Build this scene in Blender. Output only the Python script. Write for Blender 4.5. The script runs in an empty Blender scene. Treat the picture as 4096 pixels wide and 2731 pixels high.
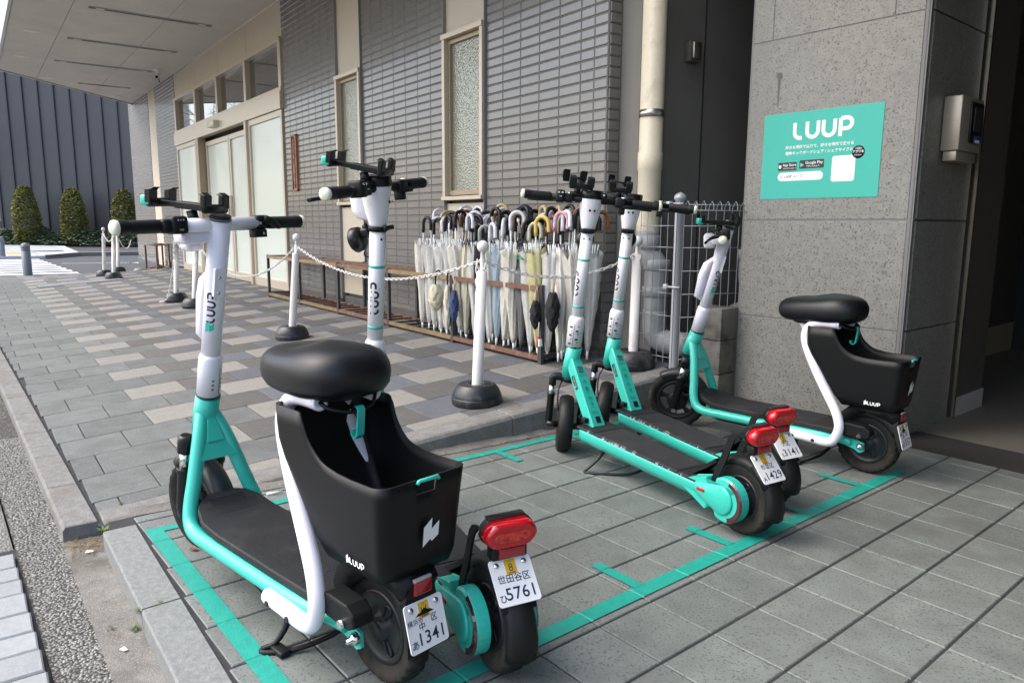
import bpy, bmesh, math, random
from mathutils import Vector, Matrix, noise
random.seed(7)
C = bpy.context.scene.collection
SC = bpy.context.scene
V = Vector
R = math.radians
# ------------------------------------------------------------------ camera
cam_d = bpy.data.cameras.new('camera'); cam = bpy.data.objects.new('camera', cam_d); C.objects.link(cam)
SC.camera = cam
cam_d.sensor_width = 36.0; cam_d.lens = 25.728
cam_d.clip_start = 0.05; cam_d.clip_end = 600
PITCH, ROLL, HEAD = .15779, .00606, math.pi - .63513
_f0 = V((math.cos(HEAD), math.sin(HEAD), 0)); _r0 = V((math.sin(HEAD), -math.cos(HEAD), 0)); _z = V((0, 0, 1))
_fw = _f0 * math.cos(PITCH) - _z * math.sin(PITCH); _u0 = _f0 * math.sin(PITCH) + _z * math.cos(PITCH)
_rt = _r0 * math.cos(ROLL) + _u0 * math.sin(ROLL); _up = _u0 * math.cos(ROLL) - _r0 * math.sin(ROLL)
cam.matrix_world = Matrix(((_rt.x, _up.x, -_fw.x, 0), (_rt.y, _up.y, -_fw.y, 0), (_rt.z, _up.z, -_fw.z, 1.0), (0, 0, 0, 1)))
# ------------------------------------------------------------------ sky and sun
SUN_EL, SUN_AZ = 52, 240          # azimuth: direction the light comes from, degrees counter-clockwise from +X
w = bpy.data.worlds.new('World'); SC.world = w; w.use_nodes = True
nt = w.node_tree; bg = nt.nodes['Background']
sky = nt.nodes.new('ShaderNodeTexSky'); sky.sky_type = 'NISHITA'; sky.sun_disc = False
sky.sun_elevation = R(SUN_EL); sky.sun_rotation = R(90 - SUN_AZ); sky.air_density = 1.0; sky.dust_density = 4.0; sky.ozone_density = 1.0
nt.links.new(sky.outputs[0], bg.inputs[0]); bg.inputs[1].default_value = 0.15
sd = bpy.data.lights.new('sun', 'SUN'); sd.energy = 0.75; sd.angle = R(75); sd.color = (1, .97, .90)
sun = bpy.data.objects.new('sun', sd); C.objects.link(sun)
_sd = V((math.cos(R(SUN_AZ)) * math.cos(R(SUN_EL)), math.sin(R(SUN_AZ)) * math.cos(R(SUN_EL)), math.sin(R(SUN_EL))))
sun.rotation_euler = _sd.to_track_quat('Z', 'Y').to_euler(); sun.location = _sd * 40
SC.view_settings.view_transform = 'Standard'; SC.view_settings.look = 'None'; SC.view_settings.gamma = 1
SC.view_settings.use_curve_mapping = False; SC.view_settings.exposure = 1.42
SC.cycles.max_bounces = 6; SC.cycles.transparent_max_bounces = 12
# ------------------------------------------------------------------ frames of the place
O3 = V((-1.4373, .9918, 0))
AD = V((-.0620, .9981, 0)); BD = V((.9981, .0620, 0)); TX, TY = -.00909, -.01023
def gz(x, y):
    d = V((x, y, 0)) - O3
    return TX * d.dot(AD) + TY * d.dot(BD)
_bx = (BD + V((0, 0, TY))).normalized(); _ay = (AD + V((0, 0, TX))); _az = _bx.cross(_ay).normalized(); _ay = _az.cross(_bx)
MPARK = Matrix(((_bx.x, _ay.x, _az.x, O3.x), (_bx.y, _ay.y, _az.y, O3.y), (_bx.z, _ay.z, _az.z, 0), (0, 0, 0, 1)))
MTILE = Matrix(((BD.x, AD.x, 0, O3.x), (BD.y, AD.y, 0, O3.y), (0, 0, 1, 0), (0, 0, 0, 1)))   # upright frame of the pillar building
def tz(y): return -.025 + .067 * y
MTERR = Matrix.Translation((0, 0, -.025)) @ Matrix.Rotation(math.atan(.067), 4, "X")
YW = 3.13
# ------------------------------------------------------------------ materials
MATS = {}
def mat(name, col, rough=.6, metal=0., spec=.5, noise_amt=0., scale=40., bump=0., bscale=200., coat=0., stretch=None, col2=None, speck=None, speck_scale=300., trans=0., rnd=0., wear=None, emis=None, coords='Position', alpha=1.0, dirt=None):
    if name in MATS: return MATS[name]
    m = bpy.data.materials.new(name); m.use_nodes = True; N = m.node_tree.nodes; Lk = m.node_tree.links
    p = N['Principled BSDF']; MATS[name] = m
    def inp(k, v):
        if k in p.inputs: p.inputs[k].default_value = v
    c = (*col, 1) if len(col) == 3 else col
    inp('Base Color', c); inp('Roughness', rough); inp('Metallic', metal); inp('Specular IOR Level', spec); inp('Coat Weight', coat); inp('Transmission Weight', trans); inp('Alpha', alpha)
    geo = N.new('ShaderNodeNewGeometry')
    if coords == 'Object':
        tc = N.new('ShaderNodeTexCoord'); P = tc.outputs['Object']
    else: P = geo.outputs['Position']
    if stretch:
        mp = N.new('ShaderNodeMapping'); mp.inputs['Scale'].default_value = stretch; Lk.new(P, mp.inputs[0]); P = mp.outputs[0]
    out = None
    def mix(fac, a, b, blend='MIX'):
        x = N.new('ShaderNodeMix'); x.data_type = 'RGBA'; x.blend_type = blend
        for s, k in ((fac, 0), (a, 6), (b, 7)):
            if hasattr(s, 'links'): Lk.new(s, x.inputs[k])
            else: x.inputs[k].default_value = s if not isinstance(s, tuple) else (*s[:3], 1)
        return x.outputs[2]
    def ramp(src, lo, hi):
        x = N.new('ShaderNodeMapRange'); x.inputs[1].default_value = lo; x.inputs[2].default_value = hi; Lk.new(src, x.inputs[0]); return x.outputs[0]
    def nz(sc, det=4, rough_=.6):
        x = N.new('ShaderNodeTexNoise'); x.inputs['Scale'].default_value = sc; x.inputs['Detail'].default_value = det; x.inputs['Roughness'].default_value = rough_; Lk.new(P, x.inputs['Vector']); return x.outputs[0]
    cur = tuple(c)
    if noise_amt:
        c2 = col2 or tuple(max(0, v * (1 - noise_amt)) for v in c[:3])
        c1 = c if col2 else tuple(min(1, v * (1 + noise_amt * .7)) for v in c[:3])
        cur = mix(ramp(nz(scale, 6), .3, .7), c1[:3], c2[:3])
    if speck:
        cur = mix(ramp(nz(speck_scale, 2, .5), .56, .66), cur, speck)
    if dirt:
        cur = mix(ramp(nz(dirt[1], 5, .65), dirt[2], dirt[3]), cur, dirt[0])
    if wear:
        cur = mix(ramp(nz(wear[1], 3, .7), wear[2], wear[2] + .03), cur, wear[0])
    if rnd:
        oi = N.new('ShaderNodeObjectInfo'); x = N.new('ShaderNodeMapRange'); x.inputs[3].default_value = 1 - rnd; x.inputs[4].default_value = 1 + rnd; Lk.new(oi.outputs['Random'], x.inputs[0])
        h = N.new('ShaderNodeHueSaturation'); Lk.new(x.outputs[0], h.inputs['Value'])
        if hasattr(cur, 'links'): Lk.new(cur, h.inputs['Color'])
        else: h.inputs['Color'].default_value = c
        cur = h.outputs[0]
    if hasattr(cur, 'links'): Lk.new(cur, p.inputs['Base Color'])
    if bump:
        b = N.new('ShaderNodeBump'); b.inputs['Strength'].default_value = bump; b.inputs['Distance'].default_value = .002
        Lk.new(nz(bscale, 3), b.inputs['Height']); Lk.new(b.outputs[0], p.inputs['Normal'])
    if emis: inp('Emission Color', (*emis[:3], 1)); inp('Emission Strength', emis[3])
    return m
TEAL = mat('teal_paint', (.035, .50, .40), .32, spec=.5, coat=.3, noise_amt=.04, scale=8, wear=((.45, .47, .45), 90, .735), coords='Object')
WHITE = mat('white_paint', (.86, .85, .88), .35, coat=.2, dirt=((.55, .55, .58), 30, .62, .8), coords='Object')
WHITE2 = mat('cool_white_paint', (.84, .82, .90), .33, coat=.3, coords='Object', dirt=((.6, .58, .66), 25, .66, .85))
BLK = mat('black_plastic', (.007, .008, .0085), .5, spec=.3, noise_amt=.15, scale=60, bump=.12, bscale=900, coords='Object')
BLKS = mat('satin_black', (.007, .008, .009), .3, spec=.4, noise_amt=.1, scale=20, coords='Object')
DMET = mat('dark_metal', (.035, .037, .04), .38, metal=.6, noise_amt=.2, coords='Object')
RUB = mat('tyre_rubber', (.016, .016, .015), .85, spec=.25, noise_amt=.3, scale=30, bump=.3, bscale=500, dirt=((.06, .05, .04), 12, .5, .8), coords='Object')
MATR = mat('deck_rubber', (.016, .0175, .020), .62, spec=.3, noise_amt=.25, scale=10, bump=.25, bscale=400, dirt=((.035, .036, .038), 9, .55, .8), coords='Object', wear=((.4, .4, .4), 170, .79))
CHR = mat('chrome', (.75, .75, .74), .15, metal=1.)
STEEL = mat('brushed_steel', (.62, .58, .52), .32, metal=1., noise_amt=.1, scale=200)
GLOW = mat('cream_cap', (.78, .80, .62), .45)
RED = mat('red_lens', (.45, .004, .010), .12, coat=.5, spec=.5)
RED2 = mat('red_lens_inner', (.22, .004, .006), .1, coat=1., noise_amt=.6, scale=120, col2=(.9, .03, .02), coords='Object')
REDR = mat('red_reflector', (.35, .01, .02), .2, coat=.6, noise_amt=.3, scale=400, coords='Object')
DRED = mat('dark_reflector', (.05, .012, .015), .06, coat=1.)
PLATE = mat('plate_white', (.82, .84, .86), .3, coords='Object', dirt=((.6, .6, .58), 60, .6, .8))
INK = mat('plate_ink', (.01, .02, .07), .4)
BINK = mat('black_ink', (.012, .012, .014), .4)
YEL = mat('yellow_sticker', (.72, .44, .02), .4)
SEATM = mat('seat_vinyl', (.006, .007, .009), .40, spec=.42, bump=.06, bscale=1500, coords='Object', noise_amt=.1, scale=6)
WHT = mat('print_white', (.85, .87, .86), .5)
# ------------------------------------------------------------------ mesh builder
class MB:
    def __init__(s): s.v = []; s.f = []; s.s = []; s.M = Matrix.Identity(4)
    def add(s, vs, fs, smooth=False, M=None):
        b = len(s.v); T = s.M @ M if M is not None else s.M
        s.v += [tuple(T @ V(q)) for q in vs]; s.f += [tuple(b + i for i in q) for q in fs]
        s.s += ([smooth] * len(fs)) if isinstance(smooth, bool) else list(smooth)
        return s
    def box(s, c, d, M=None):
        x, y, z = (k / 2 for k in d); cx, cy, cz = c
        vs = [(cx + a * x, cy + b * y, cz + e * z) for e in (-1, 1) for b in (-1, 1) for a in (-1, 1)]
        return s.add(vs, [(0, 2, 3, 1), (4, 5, 7, 6), (0, 1, 5, 4), (2, 6, 7, 3), (0, 4, 6, 2), (1, 3, 7, 5)], False, M)
    def rbox(s, c, d, r=.004, seg=2, M=None):
        k = (round(d[0], 5), round(d[1], 5), round(d[2], 5), r, seg)
        if k not in RB:
            bm = bmesh.new(); bmesh.ops.create_cube(bm, size=1)
            for q in bm.verts: q.co = V((q.co.x * d[0], q.co.y * d[1], q.co.z * d[2]))
            bmesh.ops.bevel(bm, geom=list(bm.edges), offset=min(r, min(d) * .49), segments=seg, profile=.5, affect='EDGES')
            bm.verts.index_update(); RB[k] = ([tuple(q.co) for q in bm.verts], [tuple(q.index for q in f.verts) for f in bm.faces]); bm.free()
        vs, fs = RB[k]
        return s.add([(a + c[0], b + c[1], e + c[2]) for a, b, e in vs], fs, seg > 1, M)
    def loft(s, rings, cap=(True, True), closed=True, smooth=True, M=None, loop=False):
        n = len(rings[0]); vs = [q for r_ in rings for q in r_]; fs = []
        m = len(rings)
        for i in range(m if loop else m - 1):
            for j in range(n if closed else n - 1):
                a, b = i * n + j, i * n + (j + 1) % n; k = ((i + 1) % m) * n
                fs.append((a, b, k + (j + 1) % n, k + j))
        sm = [smooth] * len(fs)
        if cap[0] and not loop: fs.append(tuple(range(n))[::-1]); sm.append(False)
        if cap[1] and not loop: fs.append(tuple((m - 1) * n + j for j in range(n))); sm.append(False)
        return s.add(vs, fs, sm, M)
    def tube(s, path, r, n=10, cap=(True, True), sub=0, M=None, flat=1.0, loop=False):
        P = [V(q) for q in path]
        rr = list(r) if hasattr(r, '__len__') else [r] * len(P)
        if sub:
            P2 = []; r2 = []
            for i in range(len(P) - 1):
                p0, p1, p2, p3 = P[max(i - 1, 0)], P[i], P[i + 1], P[min(i + 2, len(P) - 1)]
                for k in range(sub):
                    t = k / sub
                    P2.append(.5 * ((2 * p1) + (-p0 + p2) * t + (2 * p0 - 5 * p1 + 4 * p2 - p3) * t * t + (-p0 + 3 * p1 - 3 * p2 + p3) * t ** 3)); r2.append(rr[i] * (1 - t) + rr[i + 1] * t)
            P = P2 + [P[-1]]; rr = r2 + [rr[-1]]
        rings = []; nrm = None; m = len(P)
        for i, p in enumerate(P):
            if loop: t = (P[(i + 1) % m] - P[i - 1]).normalized()
            else: t = (P[min(i + 1, m - 1)] - P[max(i - 1, 0)]).normalized()
            if nrm is None: nrm = t.orthogonal().normalized() if abs(t.y) > .9 or flat == 1. else V((0, 1, 0))
            nrm = (nrm - t * nrm.dot(t)).normalized(); b = t.cross(nrm)
            rings.append([tuple(p + nrm * math.cos(2 * math.pi * k / n) * rr[i] + b * math.sin(2 * math.pi * k / n) * rr[i] * flat) for k in range(n)])
        return s.loft(rings, cap, M=M, loop=loop)
    def cyl(s, a, b, r, n=16, r2=None, M=None): return s.tube([a, b], [r, r if r2 is None else r2], n, M=M)
    def lathe(s, prof, n=24, M=None, axis='Z', mod=None, closed_prof=False):
        vs = []; fs = []; m = len(prof)
        for k in range(n):
            a = 2 * math.pi * k / n; ca, sa = math.cos(a), math.sin(a)
            for i, (r_, h) in enumerate(prof):
                if mod: r_ = r_ + mod(i, k)
                vs.append((r_ * ca, r_ * sa, h) if axis == 'Z' else (r_ * ca, h, r_ * sa) if axis == 'Y' else (h, r_ * ca, r_ * sa))
        for k in range(n):
            for i in range(m if closed_prof else m - 1):
                a, b = k * m + i, k * m + (i + 1) % m; c, d = ((k + 1) % n) * m + (i + 1) % m, ((k + 1) % n) * m + i
                fs.append((a, d, c, b) if axis == 'Y' else (a, b, c, d)[::-1])
        return s.add(vs, fs, True, M)
    def prism(s, poly, h0, h1, M=None, smooth=False):       # polygon in xy extruded in z
        n = len(poly); vs = [(x, y, h0) for x, y in poly] + [(x, y, h1) for x, y in poly]
        fs = [tuple(range(n))[::-1], tuple(range(n, 2 * n))] + [(i, (i + 1) % n, n + (i + 1) % n, n + i) for i in range(n)]
        return s.add(vs, fs, [False, False] + [smooth] * n, M)
    def sphere(s, c, r, n=12, M=None, sz=1.):
        pr = [(max(1e-5, r * math.sin(math.pi * i / n)), -r * sz * math.cos(math.pi * i / n)) for i in range(n + 1)]
        return s.lathe(pr, 2 * n, M=(M or Matrix.Identity(4)) @ Matrix.Translation(c))
    def mesh(s, name, m):
        me = bpy.data.meshes.new(name); me.from_pydata(s.v, [], s.f); me.validate()
        me.polygons.foreach_set('use_smooth', s.s[:len(me.polygons)] + [False] * max(0, len(me.polygons) - len(s.s)))
        for q in (m if isinstance(m, (list, tuple)) else [m]): me.materials.append(q)
        me.update(); return me
    def build(s, name, m, parent=None, M=None):
        o = bpy.data.objects.new(name, s.mesh(name, m)); C.objects.link(o)
        if parent is not None: o.parent = parent
        if M is not None: o.matrix_local = M
        return o
RB = {}
def bev(o, w_=.003, seg=2):
    m = o.modifiers.new('b', 'BEVEL'); m.width = w_; m.segments = seg; m.limit_method = 'ANGLE'; m.angle_limit = R(40)
    return o
def tag(o, label=None, cat=None, group=None, kind=None):
    if label: o['label'] = label
    if cat: o['category'] = cat
    if group: o['group'] = group
    if kind: o['kind'] = kind
    return o
def thing(name, label, cat, M=None, group=None):
    o = bpy.data.objects.new(name, None); C.objects.link(o); o.empty_display_size = .1
    if M is not None: o.matrix_world = M
    return tag(o, label, cat, group)
def inst(name, me, parent, M=None, kind=None):
    o = bpy.data.objects.new(name, me); C.objects.link(o)
    if parent is not None: o.parent = parent
    if M is not None: o.matrix_local = M
    if kind: o['kind'] = kind
    return o
def copy_tree(o, parent=None):
    c = o.copy(); C.objects.link(c); c.parent = parent; c.matrix_local = o.matrix_local.copy()
    for ch in [q for q in ALL_CH(o)]: copy_tree(ch, c)
    return c
def ALL_CH(o): return [q for q in C.objects if q.parent == o]
def T(x, y, z): return Matrix.Translation((x, y, z))
def RZ(a): return Matrix.Rotation(a, 4, 'Z')
def RX(a): return Matrix.Rotation(a, 4, 'X')
def RY(a): return Matrix.Rotation(a, 4, 'Y')
def SCL(x, y, z): return Matrix.Diagonal((x, y, z, 1))
# ---- writing
TC = {}
def text_geo(body, size=1., bold=0., space=1.):
    k = (body, size, bold, space)
    if k not in TC:
        c = bpy.data.curves.new('t', 'FONT'); c.body = body; c.size = size; c.offset = bold * size; c.align_x = 'CENTER'; c.align_y = 'CENTER'; c.space_character = space; c.resolution_u = 3
        o = bpy.data.objects.new('t', c); C.objects.link(o); dg = bpy.context.evaluated_depsgraph_get(); dg.update()
        me = bpy.data.meshes.new_from_object(o.evaluated_get(dg)); TC[k] = ([tuple(q.co) for q in me.vertices], [tuple(p.vertices) for p in me.polygons])
        bpy.data.objects.remove(o); bpy.data.meshes.remove(me); bpy.data.curves.remove(c)
    return TC[k]
def stroke_geo(lines, wd, n=10):
    vs = []; fs = []; z = 0
    for path in lines:
        P = [V((x, y, 0)) for k_, (x, y) in enumerate(path) if k_ == 0 or math.hypot(x - path[k_ - 1][0], y - path[k_ - 1][1]) > 1e-6]; h = wd / 2; b = len(vs); z += .00002
        for i, p in enumerate(P):
            t0 = (P[i] - P[i - 1]).normalized() if i else None; t1 = (P[i + 1] - P[i]).normalized() if i < len(P) - 1 else None
            if t0 is None: t = t1; k = 1
            elif t1 is None: t = t0; k = 1
            else: t = (t0 + t1).normalized(); k = 1 / max(.4, t.dot(t0))
            nn = V((-t.y, t.x, 0)) * h * k
            vs += [tuple(p + nn + V((0, 0, z))), tuple(p - nn + V((0, 0, z)))]
        for i in range(len(P) - 1): fs.append((b + 2 * i, b + 2 * i + 1, b + 2 * i + 3, b + 2 * i + 2))
    return vs, fs
def arc(cx, cy, r, a0, a1, n=8): return [(cx + r * math.cos(R(a0 + (a1 - a0) * i / n)), cy + r * math.sin(R(a0 + (a1 - a0) * i / n))) for i in range(n + 1)]
def luup_geo():      # four rounded letters, cap height about 1.2, centred
    L = [(.12, .5), (.12, -.12)] + arc(.50, -.12, .38, 180, 270) + [(.66, -.5)]
    def U(x): return [(x, .5), (x, -.12)] + arc(x + .38, -.12, .38, 180, 360, 12) + [(x + .76, .5)]
    P1 = [(3.26, -.62), (3.26, .5)]; P2 = [(3.26, .5), (3.66, .5)] + arc(3.66, .17, .33, 90, -90, 10) + [(3.26, -.16)]
    vs, fs = stroke_geo([L, U(1.0), U(2.12), P1, P2], .25)
    return [(x - 2.03, y, z) for x, y, z in vs], fs
def logo_poly(): return [(-.5, .35), (.02, .77), (.02, .15), (.5, .5), (.5, -.3), (.08, -.55), (-.03, -.40), (-.5, -.75)]
LUUP = luup_geo()
def writing(name, geos, m, parent, M, wrap=None, steer=None):
    """geos: list of (verts, faces, scale, dx, dy, rot); M puts the text plane (x right, y up, z out) in place; wrap=r bends it round a pole whose axis is the plane's x or y"""
    mb = MB()
    for vs, fs, sc, dx, dy, rot in geos:
        ca, sa = math.cos(rot), math.sin(rot); q = []
        for x, y, z in vs:
            x, y = x * sc, y * sc; x, y = x * ca - y * sa + dx, x * sa + y * ca + dy
            zz = z
            if wrap: a = x / wrap; x = wrap * math.sin(a); zz = z + wrap * (math.cos(a) - 1)
            q.append((x, y, zz))
        mb.add(q, fs)
    o = mb.build(name, m, parent); o.matrix_local = M
    return o
_CI = cam.matrix_world.inverted()
def seen(p, m=1.08):           # camera-space test used only to decide which pieces are built singly
    q = _CI @ V(p); d = -q.z
    if d < .1: return None
    f = 2927.39 / 4096
    x, y = q.x / d * f, q.y / d * f
    return d if abs(x) < .5 * m and abs(y) < .3334 * m else None
# ================================================================== setting: ground
GRAN = mat('granite_light', (.215, .228, .225), .8, noise_amt=.25, scale=60, speck=(.15, .16, .165), speck_scale=260, bump=.5, bscale=260)
GRANK = mat('granite_kerb', (.20, .20, .195), .85, noise_amt=.25, scale=30, speck=(.10, .10, .10), speck_scale=260, bump=.6, bscale=260, dirt=((.13, .12, .10), 6, .5, .75))
TILE = mat('floor_tile', (.165, .185, .175), .62, noise_amt=.18, scale=9, speck=(.085, .095, .095), speck_scale=150, bump=.35, bscale=170, rnd=.10, dirt=((.105, .105, .10), 2.5, .5, .75))
MORT = mat('dark_joint', (.035, .036, .04), .95, noise_amt=.3)
CONC = mat('gutter_concrete', (.17, .165, .15), .95, noise_amt=.3, scale=14, speck=(.34, .33, .31), speck_scale=420, bump=.9, bscale=300, dirt=((.09, .085, .07), 5, .5, .7))
ASPH = mat('asphalt', (.065, .068, .072), .9, noise_amt=.25, scale=4, bump=.5, bscale=200)
RPAINT = mat('road_paint', (.72, .73, .75), .7, noise_amt=.08, scale=5)
TAPE = mat('teal_tape', (.012, .30, .24), .55, noise_amt=.12, scale=40, wear=((.12, .25, .22), 55, .70), bump=.5, bscale=170)
PAV = [mat('paver_light', (.205, .198, .182), .85, noise_amt=.12, scale=25, speck=(.34, .33, .30), speck_scale=330, bump=.6, bscale=330, rnd=.06),
       mat('paver_dark', (.088, .088, .085), .85, noise_amt=.15, scale=20, speck=(.17, .165, .155), speck_scale=330, bump=.6, bscale=330, rnd=.10),
       mat('paver_blue', (.092, .10, .117), .85, noise_amt=.15, scale=20, speck=(.19, .20, .22), speck_scale=330, bump=.6, bscale=330, rnd=.10),
       mat('paver_worn', (.118, .130, .126), .88, noise_amt=.2, scale=12, speck=(.20, .21, .205), speck_scale=250, bump=.7, bscale=300, rnd=.13, dirt=((.085, .09, .085), 4, .5, .8))]
def pack_top(x0, x1, y0, y1, ch=.003, th=.02, jit=0.):
    """a cobble/tile: chamfered slab with its top at z=0"""
    a, b, c, d = x0, x1, y0, y1
    vs = [(a, c, -th), (b, c, -th), (b, d, -th), (a, d, -th), (a, c, -ch), (b, c, -ch), (b, d, -ch), (a, d, -ch), (a + ch, c + ch, 0), (b - ch, c + ch, 0), (b - ch, d - ch, 0), (a + ch, d - ch, 0)]
    fs = [(0, 1, 5, 4), (1, 2, 6, 5), (2, 3, 7, 6), (3, 0, 4, 7), (4, 5, 9, 8), (5, 6, 10, 9), (6, 7, 11, 10), (7, 4, 8, 11), (8, 9, 10, 11)]
    return vs, fs
# --- the parking pavement (slightly sloping plane)
def g_in(u): return -.557 - .0434 * (u + 1.17)
def g_out(u): return g_in(u) - .100
mb = MB(); mb.prism([(-1.262, g_out(-1.262) + .03), (4.4, g_out(4.4) + .03), (4.4, 6.8), (-1.262, 6.8)], -.104, -.004)
park = mb.build('parking_pavement', MORT, None); park.matrix_world = MPARK; tag(park, kind='structure')
PU, PVV = .198, .200
cells = []
for i in range(-7, 17):
    for j in range(-4, 13):
        u0, u1, v0, v1 = i * PU + .0035, (i + 1) * PU - .0035, j * PVV + .002, (j + 1) * PVV - .002
        if i == -7: u0 = -1.245
        if j <= -3: v0 = g_in(max(u0, -1.17)) + .007
        if v0 > v1 - .01: continue
        if j == 12: v1 = 2.497 if i >= -1 else 2.57
        c = MPARK @ V(((u0 + u1) / 2, (v0 + v1) / 2, 0)); d = seen(c, 1.15)
        cells.append((d if d else 99, u0, u1, v0, v1, d is not None))
cells.sort(); shared = {}
mbr = MB()
for n_, (d, u0, u1, v0, v1, ok) in enumerate(cells):
    w_, h_ = u1 - u0, v1 - v0
    if n_ < 300 and ok:
        k = (round(w_, 4), round(h_, 4))
        if k not in shared: q = MB(); q.add(*pack_top(-w_ / 2, w_ / 2, -h_ / 2, h_ / 2, .0025)); shared[k] = q.mesh('floor_tile', TILE)
        o = inst('floor_tile', shared[k], park, T((u0 + u1) / 2, (v0 + v1) / 2, random.uniform(-.0006, .0006)) @ RX(random.uniform(-.0025, .0025)) @ RY(random.uniform(-.0025, .0025)))
    else: mbr.add(*pack_top(u0, u1, v0, v1, .0025))
if mbr.v: tag(mbr.build('floor_tile', TILE, park), kind='stuff')
# granite edging stones of the parking area (towards the street)
for a, b in ((-1.172, -.589), (-.583, .03), (.036, .65), (.656, 1.3)):
    q = MB(); q.loft([[(u, g_out(u) + .006, -.11), (u, g_out(u), .0005 - .006), (u, g_out(u) + .004, .002), (u, g_in(u) - .004, .002), (u, g_in(u), -.004), (u, g_in(u), -.11)] for u in (a, a + .3, b)], smooth=False); q.build('edging_stone', GRAN, park)
# --- tape marking (thin strips of adhesive film, 4 mm steps above one another)
tape = MB(); PU0, PVV0 = .198, .200
def strip(u0, v0, u1, v1, w_, h=.004):
    a, b = V((u0, v0, 0)), V((u1, v1, 0)); t = (b - a); L = t.length; t.normalize(); n_ = V((-t.y, t.x, 0)) * w_ / 2
    along_v = abs(t.y) > .5; st = PVV0 if along_v else PU0; s0_ = (a.y if along_v else a.x); s1_ = (b.y if along_v else b.x); lo, hi = min(s0_, s1_), max(s0_, s1_); ss = [(lo, 0), (hi, 0)]
    kk = math.ceil((lo + .01) / st)
    while kk * st < hi - .01:
        c_ = kk * st; gp = .0025 if along_v else .004; ss += [(c_ - gp - .002, 0), (c_ - gp * .4, .0022), (c_ + gp * .4, .0022), (c_ + gp + .002, 0)]; kk += 1
    ss.sort(); k = len(ss) - 1; vs = []; fs = []
    if s0_ > s1_: ss = ss[::-1]
    for c_, dp in ss:
        p = a + t * L * ((c_ - s0_) / (s1_ - s0_)); wv = 1 + .02 * math.sin(c_ * 37); vs += [tuple(p + n_ * wv + V((0, 0, h - dp))), tuple(p - n_ * (2 - wv) + V((0, 0, h - dp)))]
    for i in range(k): fs.append((2 * i, 2 * i + 1, 2 * i + 3, 2 * i + 2))
    tape.add(vs, fs)
W_ = .05
TPF = .148; TPB = -1.082
strip(-1.107, -.525, .175, -.531, W_, .0022)           # street side
strip(TPF, -.55, TPF, 2.11, W_, .0030)         # front
strip(TPB, -.50, TPB, 2.10, W_ * .8, .0030)         # back
for v in (-.02, .437, .885, 1.33, 1.775): strip(TPF - .02, v, TPF - .19, v, W_ * .75, .0038)
for v in (-.02, .437, .885, 1.33, 1.775): strip(TPB + .02, v, TPB + .17, v, W_ * .75, .0038)
tp = tape.build('bay_marking', TAPE); tp.matrix_world = MPARK
tag(tp, 'teal tape outline of the scooter bay with short ticks dividing its spaces', 'floor marking')
# --- terrace of pavers
mb = MB(); mb.add([(-2.71, .27, -.008), (-2.71, 3.40, -.008), (-14.5, 3.40, -.008), (-14.5, -.13, -.008)], [(0, 1, 2, 3)])
terr = mb.build('terrace', MORT); terr.matrix_world = MTERR; tag(terr, kind='structure')
def bord(x, o=0.): return .275 + .033 * (x + 2.75) - o
PX0, PXP, PYP = -5.406, .308, .2992
pav = []
for k in range(-30, 9):
    x0 = PX0 + PXP * k + .002; x1 = x0 + PXP - .004
    if k == 8: x1 = -2.838
    yb0 = bord((x0 + x1) / 2) + .012
    off = .661 if k % 2 == 0 else .661 + .449
    n0 = math.floor((yb0 - off) / PYP)
    for n_ in range(n0, 13):
        y0 = max(off + n_ * PYP, yb0) + .002; y1 = off + (n_ + 1) * PYP - .002
        top = 3.118 if x1 < -3.31 else 3.3
        if y0 > top - .03: break
        y1 = min(y1, top)
        if y1 - y0 < .03: continue
        kind = [0, 1, 2][n_ % 3]
        if n_ < 0 or y1 < .67: kind = 3
        if k >= 6 and y0 < 1.2 and kind == 2: kind = 3
        c = MTERR @ V(((x0 + x1) / 2, (y0 + y1) / 2, 0)); d = seen(c)
        pav.append((d if d else 99, x0, x1, y0, y1, kind, d is not None))
pav.sort(); shared = {}; rest = [MB() for _ in PAV]
for n_, (d, x0, x1, y0, y1, kd, ok) in enumerate(pav):
    w_, h_ = x1 - x0, y1 - y0
    if n_ < 300 and ok:
        key = (round(w_, 3), round(h_, 3), kd)
        if key not in shared: q = MB(); q.add(*pack_top(-w_ / 2, w_ / 2, -h_ / 2, h_ / 2, .003)); shared[key] = q.mesh('paver', PAV[kd])
        inst('paver', shared[key], terr, T((x0 + x1) / 2, (y0 + y1) / 2, random.uniform(-.001, .001)) @ RX(random.uniform(-.004, .004)))
    else: rest[kd].add(*pack_top(x0, x1, y0, y1, .003))
for q, m in zip(rest, PAV):
    if q.v: tag(q.build('paver', m, terr), kind='stuff')
# terrace beyond, running down to the street
mb = MB(); rest = [MB() for _ in PAV]
def zfar(x, y):
    t = min(1, max(0, (-14.5 - x) / 4.2)); t = t * t * (3 - 2 * t); return tz(y) * (1 - t) + (-.135) * t
xs = [-14.5 - .3 * i for i in range(16)]; ys = [-.2 + .31 * i for i in range(12)]
vs = [(x, y, zfar(x, y) - .006) for x in xs for y in ys]
mb.add(vs, [(i * 12 + j, i * 12 + j + 1, (i + 1) * 12 + j + 1, (i + 1) * 12 + j) for i in range(15) for j in range(11)])
for i in range(15):
    for j in range(11):
        x0, x1 = xs[i] - .003, xs[i + 1] + .003; y0, y1 = ys[j] + .003 + (.15 if i % 2 else 0), ys[j + 1] - .003 + (.15 if i % 2 else 0)
        if y1 > 3.13: continue
        k = (j + (i % 2) * 2) % 3 if y0 > .6 else 3
        rest[k].add([(x, y, zfar(x, y)) for x, y in ((x1, y0), (x1, y1), (x0, y1), (x0, y0))], [(0, 1, 2, 3)])
tf = mb.build('terrace_ramp', MORT); tag(tf, kind='structure')
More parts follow.
